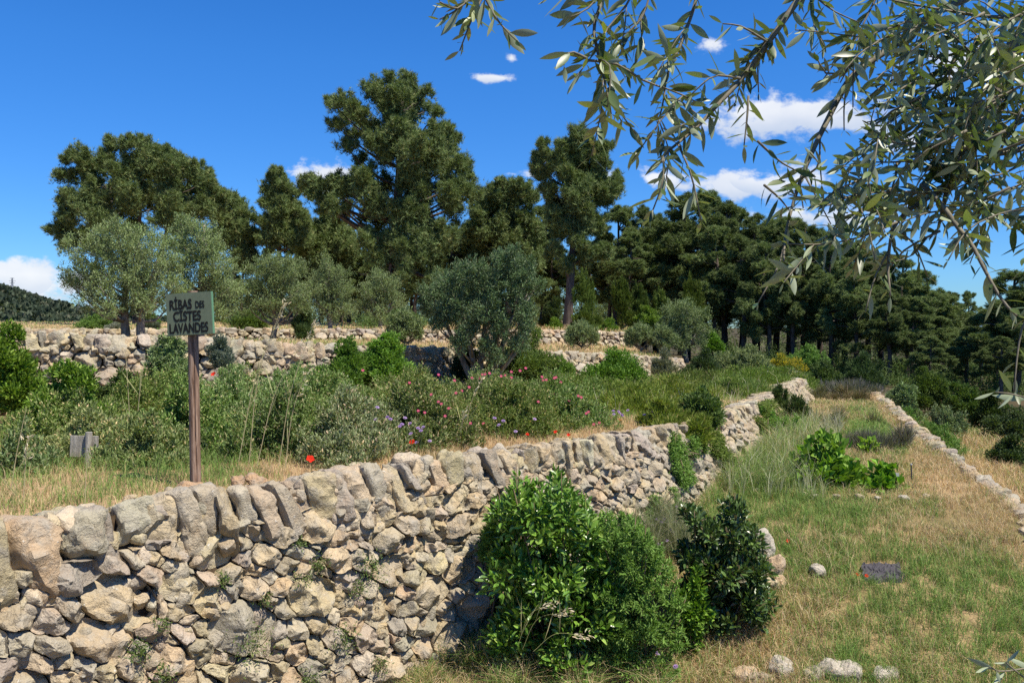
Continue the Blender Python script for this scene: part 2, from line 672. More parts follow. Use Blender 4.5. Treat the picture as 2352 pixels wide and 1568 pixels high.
W0_TOP = smooth_path(np.array([(3.1, 1.5, -1.8), (3.6, 4.0, -2.5), (4.1, 5.6, -2.5), at(2352, 1190, 8.1), at(2200, 1062, 9.8), at(2090, 962, 12.6), at(2010, 897, 16.9)]), 80)
W0_TOP[:, 2] = zl1(W0_TOP[:, 1]) + .05


def strip(name, A, B, nv, mat, zamp=.03, label=None, zf=None):
    """terrace sheet ruled between two polylines A (front) and B (back)"""
    n = len(A)
    v = np.linspace(0, 1, nv)[None, :, None]
    G = A[:, None] * (1 - v) + B[:, None] * v
    P = G.reshape(-1, 3).copy()
    if zf is not None:
        P[:, 2] = zf(P[:, 1])
    edge = np.minimum(1, 6 * np.minimum(v, 1 - v))[0, :, 0]
    P[:, 2] += zamp * fbm(P * np.array([1.1, 1.1, 0]), 3, 5) * np.tile(edge, n)
    idx = np.arange(n * nv).reshape(n, nv)
    f = np.stack([idx[:-1, :-1], idx[1:, :-1], idx[1:, 1:], idx[:-1, 1:]], -1).reshape(-1, 4)
    me = make_mesh(name, P, [f], smooth=True)
    o = link(name, me, mat)
    tag(o, label, None, None, 'structure')
    return P.reshape(n, nv, 3)


def strip_pts(G, rng, n, wfun=None):
    """random points on a strip grid"""
    a, b = G.shape[0] - 1, G.shape[1] - 1
    u = rng.uniform(0, a, n * 3)
    v = rng.uniform(0, b, n * 3)
    i, j = np.minimum(u.astype(int), a - 1), np.minimum(v.astype(int), b - 1)
    fu, fv = (u - i)[:, None], (v - j)[:, None]
    P = (G[i, j] * (1 - fu) + G[i + 1, j] * fu) * (1 - fv) + (G[i, j + 1] * (1 - fu) + G[i + 1, j + 1] * fu) * fv
    cell = np.linalg.norm(np.cross(G[i + 1, j] - G[i, j], G[i, j + 1] - G[i, j]), axis=1)
    x = CX + F * P[:, 0] / np.maximum(P[:, 1], .1)
    y = HY - F * P[:, 2] / np.maximum(P[:, 1], .1)
    ok = (P[:, 1] > 1) & (x > -700) & (x < 2700) & (y < 1900)
    w = cell * ok
    if wfun is not None:
        w = w * wfun(P, v / b)
    if w.sum() <= 0:
        return P[:0], v[:0]
    k = rng.choice(len(P), n, p=w / w.sum())
    return P[k], (v / b)[k]


# lower ground: one sheet to the horizon
def ground_z(X, Y):
    far = np.interp(X, [-60, -3, 1, 4, 8, 14, 25, 80], [-.6, -.6, -.75, -.9, -1.45, -1.95, -2.3, -3.5])
    near = np.full_like(far, -2.9)
    near = np.where(X > 2.5, np.interp(X, [2.5, 4, 8, 30], [-2.9, -2.55, -2.3, -2.6]), near)
    s = np.clip((Y - 15) / 6, 0, 1)
    s = s * s * (3 - 2 * s)
    z = near * (1 - s) + far * s
    d = np.clip((np.hypot(X, Y) - 70) / 400, 0, 1)
    return z * (1 - d) - 14 * d


def build_ground():
    q = np.concatenate([-np.geomspace(8000, 40, 26), np.linspace(-36, 36, 90), np.geomspace(40, 8000, 26)])
    X, Y = np.meshgrid(q, q, indexing='ij')
    Z = ground_z(X.ravel(), Y.ravel())
    P = np.stack([X.ravel(), Y.ravel(), Z], 1)
    near = np.hypot(P[:, 0], P[:, 1]) < 60
    P[:, 2] += np.where(near, .05 * fbm(P * np.array([.8, .8, 0]), 3, 3), 0)
    n = len(q)
    idx = np.arange(n * n).reshape(n, n)
    f = np.stack([idx[:-1, :-1], idx[1:, :-1], idx[1:, 1:], idx[:-1, 1:]], -1).reshape(-1, 4)
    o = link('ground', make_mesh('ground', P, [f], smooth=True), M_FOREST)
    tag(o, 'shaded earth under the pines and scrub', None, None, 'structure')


build_ground()
L1_L = np.vstack([np.array([[-7, -2, 0], [-5, 1.5, 0]]), W1_BASE[::3]])
L1_L[:, 2] = zl1(L1_L[:, 1])
L1_L = resample(L1_L, 120)
L1_R = resample(np.vstack([np.array([[3, -2, -1.7]]), W0_TOP]), 120)
L1 = strip('lower_terrace', L1_L, L1_R, 26, M_LAWN, .03, 'grassy lower terrace with mixed green and straw grass', zl1)
L2 = strip('sign_terrace', W1_TOP + np.array([0, 0, -.055]) - W1_N * .17, resample(W2_BASE, 120), 30, M_SOIL, .03, 'dry terrace behind the front stone wall')
L3 = strip('olive_terrace', W2_TOP + np.array([0, 0, -.06]) - W2_N * .12, resample(W3_BASE, 90), 14, M_SOIL, .02, 'narrow terrace between the two rear stone walls')
L4B = W3_TOP * np.array([2.2, 2.0, 0]) + np.array([2, 0, .2])
L4 = strip('upper_terrace', W3_TOP + np.array([0, 0, -.04]), L4B, 14, M_SOIL, .03, 'upper ground in front of the pines')

# right lower slope, grass
sx = np.linspace(0, 1, 40)
L0A = resample(W0_TOP, 60) + np.array([.12, 0, -.55])
L0B = L0A + np.array([9, 2, .05])
L0B[:, 2] = -2.35
L0A[:, 2] = np.minimum(L0A[:, 2], -1.9)
L0 = strip('right_slope', L0A, L0B, 16, M_SOIL, .08, 'sloping straw coloured ground beyond the low wall')


# ------------------------------------------------------------------ stones
def clip_poly(poly, a, b):
    """keep x . a <= b"""
    out = []
    n = len(poly)
    for i in range(n):
        p, q = poly[i], poly[(i + 1) % n]
        dp, dq = p @ a - b, q @ a - b
        if dp <= 0:
            out.append(p)
        if (dp < 0) != (dq < 0) and abs(dp - dq) > 1e-12:
            out.append(p + (q - p) * (dp / (dp - dq)))
    return out


def cells(rng, s0, s1, hfun, size, ax=1.25, shear=0.0, tries=24, h0=0.0):
    """packed stone outlines on a wall face in (along, height); size(s) gives the mean stone height"""
    pts, rad = [], []
    Hm = max(hfun(s) for s in np.linspace(s0, s1, 20))
    grid = {}
    cs = .35
    area = (s1 - s0) * Hm
    ntry = int(area / .006 * tries / 6)
    S = rng.uniform(s0 - .1, s1 + .1, ntry)
    Hh = rng.uniform(h0 - .05, Hm + .05, ntry)
    U = rng.uniform(0, 1, ntry)
    for it in range(ntry):
        s, h = S[it], Hh[it]
        if h > hfun(s) + .05:
            continue
        prog = it / ntry
        r = size(s) * (.55 + 1.25 * U[it] ** 2.2) * (1.15 - .45 * prog)
        x, y = (s + shear * h) / ax, h
        gx, gy = int(x / cs), int(y / cs)
        bad = False
        for a in (-1, 0, 1):
            for b in (-1, 0, 1):
                for k in grid.get((gx + a, gy + b), ()):
                    if (pts[k][0] - x) ** 2 + (pts[k][1] - y) ** 2 < (.78 * (r + rad[k])) ** 2:
                        bad = True
                        break
                if bad:
                    break
            if bad:
                break
        if bad:
            continue
        grid.setdefault((gx, gy), []).append(len(pts))
        pts.append((x, y))
        rad.append(r)
    Pn = np.array(pts)
    R = np.array(rad)
    res = []
    for i in range(len(Pn)):
        p = Pn[i]
        r = R[i]
        poly = [p + np.array(c) * 3.2 * r for c in ((-1, -1), (1, -1), (1, 1), (-1, 1))]
        d2 = ((Pn - p) ** 2).sum(1)
        nb = np.argsort(d2)[1:22]
        for j in nb:
            d = Pn[j] - p
            b = ((Pn[j] ** 2).sum() - (p ** 2).sum() + r * r - R[j] ** 2) / 2
            poly = clip_poly(poly, d, b)
            if len(poly) < 3:
                break
        if len(poly) < 3:
            continue
        poly = np.array(poly)
        poly = np.stack([poly[:, 0] * ax - shear * poly[:, 1], poly[:, 1]], 1)
        sc = poly[:, 0].mean()
        poly = clip_poly(list(poly), np.array([0., 1.]), hfun(sc))
        if len(poly) < 3:
            continue
        poly = clip_poly(poly, np.array([0., -1.]), -h0 + .0)
        poly = clip_poly(poly, np.array([1., 0.]), s1) if len(poly) > 2 else poly
        poly = clip_poly(poly, np.array([-1., 0.]), -s0) if len(poly) > 2 else poly
        if len(poly) < 3:
            continue
        res.append((np.array(poly), r))
    return res


def stones_from_cells(mb, rng, cl, M, nang, rings, gap, seed):
    """M(s, h, d) maps wall coordinates to the world; all stones meshed in one vector pass"""
    SV, HV, DV, CV, faces3, faces4, base = [], [], [], [], [], [], 0
    th = np.arange(nang) / nang * 2 * np.pi
    dirs = np.stack([np.cos(th), np.sin(th)], 1)
    nr = len(rings)
    cols = pick_cols(rng, len(cl), STONE_COLS, .16)
    for q, (poly, r) in enumerate(cl):
        nx = np.roll(poly, -1, 0)
        cr = poly[:, 0] * nx[:, 1] - nx[:, 0] * poly[:, 1]
        A = cr.sum() / 2
        if abs(A) < .0008:
            continue
        c = ((poly + nx) * cr[:, None]).sum(0) / (6 * A)
        e = nx - poly
        rad = np.full(nang, 9.)
        for k in range(len(poly)):
            nrm = np.array([e[k, 1], -e[k, 0]])
            ln = np.hypot(*nrm)
            if ln < 1e-9:
                continue
            nrm /= ln
            dist = nrm @ (poly[k] - c)
            if dist < 0:
                nrm, dist = -nrm, -dist
            dd = dirs @ nrm
            with np.errstate(divide='ignore', invalid='ignore'):
                rr = np.where(dd > 1e-6, (dist - gap) / dd, 9.)
            rad = np.minimum(rad, rr)
        rad = np.maximum(rad, .004)
        sm = .16 * np.roll(rad, 1) + .68 * rad + .16 * np.roll(rad, -1)
        rad = np.minimum(sm, rad * 1.03)
        mr = math.sqrt(abs(A) / math.pi)
        rad = np.minimum(rad, mr * 2.1)
        jit = 1 + .05 * rng.uniform(-1, 1, nang)
        rad = rad * jit
        off = rng.uniform(-.26, .28) * mr
        ta, tb = rng.uniform(-.3, .3), rng.uniform(-.36, .22)
        bul = rng.uniform(.35, .8) * mr
        pl = [(rng.uniform(.55, 1.0) * bul, rng.uniform(-1.0, 1.0), rng.uniform(-1.1, .8)) for _ in range(4)]
        for (sc_, dp) in rings:
            o2 = dirs * (rad * sc_)[:, None]
            d = (dp * bul if dp > 0 else dp) + off + (ta * o2[:, 0] + tb * o2[:, 1]) * (1 if dp > -.05 else 0)
            if dp > 0:
                for (p0, pa, pb) in pl:
                    d = np.minimum(d, p0 + off + pa * o2[:, 0] + pb * o2[:, 1])
                d = np.maximum(d, off - .25 * mr)
            SV.append(c[0] + o2[:, 0])
            HV.append(c[1] + o2[:, 1])
            DV.append(np.full(nang, 1.) * d)
        SV.append([c[0]])
        HV.append([c[1]])
        DV.append([min([rings[-1][1] * bul] + [p_[0] for p_ in pl]) + off])
        CV.append(np.tile(cols[q], (nr * nang + 1, 1)))
        j = np.arange(nang)
        k = (j + 1) % nang
        for i in range(nr - 1):
            faces4.append(np.stack([base + i * nang + j, base + i * nang + k, base + (i + 1) * nang + k, base + (i + 1) * nang + j], 1))
        faces3.append(np.stack([base + (nr - 1) * nang + j, base + (nr - 1) * nang + k, np.full(nang, base + nr * nang)], 1))
        base += nr * nang + 1
    s, h, d = np.concatenate(SV), np.concatenate(HV), np.concatenate(DV)
    P0 = np.stack([s, h, d], 1)
    ring_out = np.clip((d + .08) / .08, 0, 1)
    rg = 1 - np.abs(vnoise(P0 * np.array([11, 8, 10]), seed + 9)) * 2
    d = d + ring_out * (.022 * fbm(P0 * 12, 4, seed) + .024 * rg + .010 * vnoise(P0 * 45, seed + 7))
    s = s + .010 * vnoise(P0 * 22, seed + 3)
    h = h + .010 * vnoise(P0 * 22, seed + 4)
    V = M(s, h, d)
    mb.add(V, np.concatenate(faces3), np.concatenate(faces4), np.concatenate(CV))


def box_sphere(n):
    g = np.linspace(-1, 1, n + 1)
    V, Fq, key = [], [], {}
    for ax in range(3):
        for sg in (-1, 1):
            idx = np.zeros((n + 1, n + 1), int)
            for i in range(n + 1):
                for j in range(n + 1):
                    p = [0, 0, 0]
                    p[ax] = sg
                    p[(ax + 1) % 3] = g[i]
                    p[(ax + 2) % 3] = g[j]
                    kk = tuple(np.round(p, 5))
                    if kk not in key:
                        key[kk] = len(V)
                        V.append(p)
                    idx[i, j] = key[kk]
            for i in range(n):
                for j in range(n):
                    q = (idx[i, j], idx[i + 1, j], idx[i + 1, j + 1], idx[i, j + 1])
                    Fq.append(q if sg > 0 else q[::-1])
    return np.array(V, float), np.array(Fq)


BS = {n: box_sphere(n) for n in (3, 5, 8, 11)}


def rock(mb, rng, c, ex, ey, ez, half, n=5, pw=4.0, rough=.16, col=None, chops=9):
    """one irregular stone: rounded box in the frame ex, ey, ez"""
    V, Fq = BS[n]
    k = (np.abs(V) ** pw).sum(1) ** (1 / pw)
    p = V / k[:, None]
    sd = int(rng.integers(0, 9999))
    # chop corners with random planes for an angular look
    for _ in range(chops):
        nrm = unit(rng.normal(size=3))
        lim = rng.uniform(.66, 1.0) if chops > 5 else rng.uniform(.78, 1.0)
        ov = np.maximum(p @ nrm - lim, 0)
        p = p - ov[:, None] * nrm
    q = p * np.asarray(half)
    sh = rng.uniform(-.18, .18, 3)
    q = q + np.stack([sh[0] * q[:, 2], sh[1] * q[:, 2], sh[2] * q[:, 0]], 1)
    mh = float(np.min(half))
    f = 1.1 / mh
    disp = rough * mh * (fbm(q * f * .6 + 31.7 * (sd % 97), 3, sd % 50) + .7 * (1 - 2 * np.abs(vnoise(q * f * .9 + 11, sd % 31))) + .35 * vnoise(q * f * 4, sd % 23))
    q = q + unit(p) * disp[:, None]
    W = np.asarray(c) + q[:, :1] * ex + q[:, 1:2] * ey + q[:, 2:] * ez
    mb.add(W, None, Fq, pick_cols(rng, 1, STONE_COLS, .16)[0] if col is None else col)


def wall_maps(top, base, N):
    d = np.concatenate([[0], np.cumsum(np.linalg.norm(np.diff(top[:, :2], axis=0), axis=1))])

    def itp(A, s):
        return np.stack([np.interp(s, d, A[:, i]) for i in range(3)], -1)

    def H(s):
        return float(np.interp(s, d, top[:, 2] - base[:, 2]))

    def M(s, h, dd):
        t, b = itp(top, s), itp(base, s)
        Hs = np.maximum(t[:, 2:] - b[:, 2:], .05)
        return b + (t - b) * (h[:, None] / Hs) + itp(N, s) * dd[:, None]
    return d[-1], itp, H, M


def build_wall(name, label, top, base, N, size, capH, nang, rings, gap, shear, seed, caprange, cap_w, capdepth, capn, core=.12, cap_lean=.18, group=None):
    rng = np.random.default_rng(seed)
    Lw, itp, H, M = wall_maps(top, base, N)
    root = thing(name, label, 'stone wall', base[len(base) // 2], group)
    org = np.array(root.location)
    mb = MB()
    cl = cells(rng, 0, Lw, lambda s: H(s) - capH(s) * .66, size, 1.3, shear, 30, -.04)
    stones_from_cells(mb, rng, cl, M, nang, rings, gap, seed)
    # earth behind the joints
    s = np.linspace(0, Lw, 80)
    Hs = np.array([H(x) for x in s])
    a = M(s, np.full(80, -.1), np.full(80, -core))
    b = M(s, Hs - .055, np.full(80, -core))
    c = b - itp(N, s) * .35 - np.array([0, 0, .12])
    V = np.concatenate([a, b, c])
    i = np.arange(79)
    f = np.concatenate([np.stack([i, i + 1, i + 81, i + 80], 1), np.stack([i + 80, i + 81, i + 161, i + 160], 1)])
    # small packing stones behind the joints
    for _ in range(int(Lw * H(Lw * .3) * 75)):
        sx = rng.uniform(0, Lw)
        hx = rng.uniform(0, max(.05, H(sx) - .05))
        cpt = M(np.array([sx]), np.array([hx]), np.array([-.055]))[0]
        hv = rng.uniform(.035, .075, 3)
        fr = np.linalg.qr(rng.normal(size=(3, 3)))[0]
        rock(mb, rng, cpt, fr[0], fr[1], fr[2], hv, 5, 4.0, .25, None, 6)
    mb.build('stone_face', [M_STONE], root, True, 30, org)
    mc = MB()
    mc.add(V, None, f, (.1, .08, .05))
    mc.build('earth_fill', [M_CORE], root, True, None, org)
    mk = MB()
    x = caprange[0]
    while x < min(caprange[1], Lw):
        w = cap_w(x) * rng.uniform(.55, 1.45)
        ch = capH(x) * rng.uniform(.9, 1.2)
        if rng.uniform() < .10:
            ch *= .6
        tp = itp(top, np.array([x + w / 2]))[0]
        nn = itp(N, np.array([x + w / 2]))[0]
        tg = np.array([-nn[1], nn[0], 0])
        ln = cap_lean + rng.uniform(-.08, .08)
        ez = unit(np.array([0, 0, 1.]) - tg * ln - nn * .16)
        ex = unit(tg + np.array([0, 0, 1.]) * ln)
        ey = np.cross(ez, ex)
        dep = capdepth * rng.uniform(.75, 1.2)
        ya = rng.uniform(-.22, .22)
        ex, ey = ex * math.cos(ya) + ey * math.sin(ya), ey * math.cos(ya) - ex * math.sin(ya)
        cc = tp - nn * (dep * .5 - .035 + rng.uniform(-.05, .045)) + np.array([0, 0, -ch * .58 - np.interp(x, [0, 2.5], [.03, 0]) + rng.uniform(-.02, .02)])
        rock(mk, rng, cc, ex, ey, ez, (w * .56, dep * .5, ch * .60), capn, rng.uniform(5, 10), .30, None, 4)
        x += w * .94
    if mk.n:
        mk.build('coping', [M_STONE], root, True, 34, org)
    return root, itp, H, M, Lw


W1_SIZE = lambda s: np.interp(s, [0, 2.0, 4.0, 6, 12], [.088, .085, .070, .062, .062])
RINGS = [(.9, -.16), (1.0, -.06), (1.0, -.02), (.975, .22), (.90, .55), (.76, .80), (.58, .92), (.38, .98), (.18, 1.0)]
w1, W1i, W1H, W1M, W1L = build_wall('front_wall', 'long curving dry stone wall of tan rubble under the sign, capped with upright slabs', W1_TOP, W1_BASE, W1_N, W1_SIZE,
                                    lambda s: np.interp(s, [0, 1.0, 1.6, 2.2, 4, 6, 8, 12], [.37, .37, .34, .30, .26, .22, .17, .15]), 36, RINGS, .004, .35, 11, (0, 99),
                                    lambda s: np.interp(s, [0, 1.0, 1.6, 2.2, 4, 6, 8, 12], [.18, .175, .155, .13, .105, .09, .08, .08]), .34, 11, core=.075)
RB = [(.9, -.12), (1.0, -.03), (.95, .2), (.78, .65), (.42, .95)]
build_wall('middle_wall', 'rubble stone wall rising behind the rock rose bushes, with grey rounded boulders along its top', W2_TOP, W2_BASE, W2_N, lambda s: .088, lambda s: .2, 14, RB, .006, .15, 12, (0, 99),
           lambda s: .15, .3, 8, cap_lean=.12, core=.08)
build_wall('upper_wall', 'low pale stone wall in full sun below the row of olive trees, farthest from the sign', W3_TOP, W3_BASE, W3_N, lambda s: .085, lambda s: .12, 12, RB, .006, .1, 13, (0, 99),
           lambda s: .19, .3, 5, cap_lean=.05)


def build_right_wall():
    rng = np.random.default_rng(14)
    t = unit(np.gradient(W0_TOP, axis=0) * np.array([1, 1, 0]))
    N = np.stack([t[:, 1], -t[:, 0], np.zeros(len(t))], 1)
    base = W0_TOP + N * .08
    base[:, 2] -= .75
    build_wall('edge_wall', 'low wall of flat pale stones along the right edge of the grass terrace', W0_TOP, base, N, lambda s: .08, lambda s: .1, 10, RB, .008, 0, 15, (0, 99),
               lambda s: .13, .16, 5, cap_lean=0)


build_right_wall()


# ------------------------------------------------------------------ grass
GREEN = (.155, .28, .06)
PALEG = (.28, .38, .11)
STRAW = (.64, .50, .28)
RUST = (.47, .31, .18)
DRY = (.57, .43, .255)


def grass(mb, rng, P, h, w, cols, lean=.5):
    n = len(P)
    a = rng.uniform(0, 2 * np.pi, n)
    d = np.stack([np.cos(a), np.sin(a), np.zeros(n)], 1)
    s = np.stack([-np.sin(a), np.cos(a), np.zeros(n)], 1)
    b = rng.uniform(0, 2 * np.pi, n)
    s = np.stack([np.cos(b), np.sin(b), np.zeros(n)], 1)
    le = (lean * rng.uniform(.2, 1.4, n))[:, None]
    h = (h * rng.uniform(.45, 1.25, n))[:, None]
    w = (np.broadcast_to(w, (n,)))[:, None]
    up = np.array([0, 0, 1.])
    mid = P + up * h * .55 + d * h * le * .25
    tip = P + up * h * (1 - .25 * le) + d * h * le * .95
    V = np.stack([P - s * w * .5, P + s * w * .5, mid + s * w * .38, mid - s * w * .38, tip], 1).reshape(-1, 3)
    k = np.arange(n)[:, None] * 5
    mb.add(V, k + np.array([[3, 2, 4]]), k + np.array([[0, 1, 2, 3]]), np.repeat(cols, 5, 0))


def px(P):
    return CX + F * P[:, 0] / P[:, 1], HY - F * P[:, 2] / P[:, 1]


def mixcols(rng, n, g, dry_cols, green_cols):
    c = pick_cols(rng, n, dry_cols, .25)
    c2 = pick_cols(rng, n, green_cols, .25)
    sel = rng.uniform(0, 1, n) < g
    c[sel] = c2[sel]
    return c


def on_strip(x, y, G):
    """point of a terrace sheet seen at picture x, y"""
    P = G.reshape(-1, 3)
    Px, Py = px(np.maximum(P, np.array([-1e9, .2, -1e9])))
    k = np.argmin((Px - x) ** 2 + (Py - y) ** 2)
    Yd = P[k, 1]
    for _ in range(12):      # intersect the view ray with the local height
        z = zl1(Yd) if G is L1 else P[k, 2]
        Yd = Yd * .5 + .5 * (-z * F / (y - HY))
    return at(x, y, float(Yd))


GRATE = on_strip(2025, 1318, L1)


def build_grass():
    rng = np.random.default_rng(21)
    drys = [(STRAW, 3), (DRY, 4), (RUST, 3), ((.55, .46, .30), 1)]
    greens = [(GREEN, 4), (PALEG, 3), ((.16, .19, .07), 2)]
    # lower terrace lawn
    mb = MB()
    P, v = strip_pts(L1, rng, 21000, lambda P, v: 1 / np.maximum(P[:, 1], 4) ** 1.15)
    P, v = np.repeat(P, 11, 0), np.repeat(v, 11, 0)
    P = P + rng.normal(0, 1, P.shape) * np.array([.035, .035, 0])
    tuft = np.repeat(rng.uniform(.6, 1.6, len(P) // 11), 11)
    Y = P[:, 1]
    nz = fbm(P * np.array([.75, .9, 0]), 3, 40)
    band = np.interp(Y, [4, 5.6, 6.3, 6.9, 7.2, 8.3, 9.0, 9.6, 10.5, 12, 14, 18], [.2, .2, .38, .6, .68, .88, .75, .65, .55, .3, .2, .2])
    g = np.clip(band + .75 * nz, .04, .96)
    g = np.where((v < .25) & (Y > 8.5) & (Y < 12), np.maximum(g, .8), g)
    g = np.where((v > .80) & (Y > 7.6), g * .25, g)
    bare = (vnoise(P * np.array([1.7, 1.9, 0]), 77) > .18) & (g < .42) & (rng.uniform(0, 1, len(P)) < .72)
    keep = ~bare & ~(((P[:, 0] - GRATE[0]) / .17) ** 2 + ((P[:, 1] - GRATE[1]) / .16) ** 2 < 1 + .5 * vnoise(P * 14, 3))
    P, Y, g, v, tuft = P[keep], Y[keep], g[keep], v[keep], tuft[keep]
    cols = mixcols(rng, len(P), g, drys, greens)
    h = .05 + .035 * g + .03 * (vnoise(P * 3, 5) + 1) * .5
    h = np.where((v < .3) & (Y > 8.6) & (Y < 12.5), .22, h)
    grass(mb, rng, P, h * tuft, np.maximum(.0035, Y * .00045), cols, .9)
    # taller dry tufts in front
    P, v = strip_pts(L1, rng, 30000, lambda P, v: ((P[:, 1] < 7.6) & (v < .6)) * (vnoise(P * 2.2, 9) > -.1) * np.exp(-v * 3))
    cols = mixcols(rng, len(P), np.full(len(P), .42), drys, greens)
    grass(mb, rng, P, .16, .004, cols, .8)
    P, v = strip_pts(L1, rng, 9000, lambda P, v: ((np.abs(px(P)[0] - 1290) < 230) & (P[:, 1] < 6.0)) * (vnoise(P * 4, 19) > 0))
    grass(mb, rng, P, .27, .0045, mixcols(rng, len(P), np.full(len(P), .6), drys, greens), .9)
    # along the foot of the front wall
    P, v = strip_pts(L1, rng, 9000, lambda P, v: (v < .06) * (P[:, 1] < 13) * 1.0)
    grass(mb, rng, P, .16, .004, mixcols(rng, len(P), np.full(len(P), .65), drys, greens), .8)
    tag(mb.build('lawn_grass', [M_GRASS]), 'short mixed green and straw grass on the lower terrace', 'grass', None, 'stuff')
    # sign terrace
    mb = MB()
    P, v = strip_pts(L2, rng, 120000, lambda P, v: np.exp(-v * 7) / np.maximum(P[:, 1], 4) ** .8 + .05)
    Y = P[:, 1]
    nz = fbm(P * np.array([1.6, 1.6, 0]), 3, 50)
    g = np.clip(v * 3.2 + .5 * nz + np.where(P[:, 0] < -1.9, .22, 0) + np.clip((Y - 9) * .5, 0, .7), .05, .95)
    bare = (v < .035) & (rng.uniform(0, 1, len(P)) < .6)
    P, Y, g, v, nz = P[~bare], Y[~bare], g[~bare], v[~bare], nz[~bare]
    cols = mixcols(rng, len(P), g, [(STRAW, 3), (RUST, 4), (DRY, 4)], greens)
    h = np.clip(.045 + v * .45, .045, .12) * np.where(nz > 0, 1.25, .9) * np.where(Y > 9.3, .6, 1)
    grass(mb, rng, P, h, np.maximum(.003, Y * .00045), cols, .75)
    tag(mb.build('terrace_grass', [M_GRASS]), 'dry rust and straw grass along the top of the front wall', 'grass', None, 'stuff')
    # olive terrace, upper ground
    mb = MB()
    for G, n in ((L3, 26000), (L4, 30000)):
        P, v = strip_pts(G, rng, n, lambda P, v: np.exp(-v * 2) + .1)
        g = np.clip(.35 + .6 * fbm(P * np.array([.7, .7, 0]), 2, 60), .05, .9)
        grass(mb, rng, P, np.where(P[:, 0] < -4, .085, .14), np.maximum(.006, P[:, 1] * .0006), mixcols(rng, len(P), g, [(STRAW, 4), (DRY, 4), (RUST, 1)], greens), .7)
    tag(mb.build('meadow_grass', [M_GRASS]), 'thin straw grass between the rear stone walls and olives', 'grass', None, 'stuff')
    mb = MB()
    P, v = strip_pts(L0, rng, 60000, lambda P, v: 1 / np.maximum(P[:, 1], 4))
    g = np.clip(.35 + .8 * fbm(P * np.array([.5, .5, 0]), 2, 61), .05, .95)
    grass(mb, rng, P, .2, np.maximum(.005, P[:, 1] * .0006), mixcols(rng, len(P), g, [(STRAW, 3), (DRY, 4), (RUST, 2)], greens), .8)
    tag(mb.build('slope_grass', [M_GRASS]), 'tan and green grass on the slope beyond the low edge wall', 'grass', None, 'stuff')


build_grass()

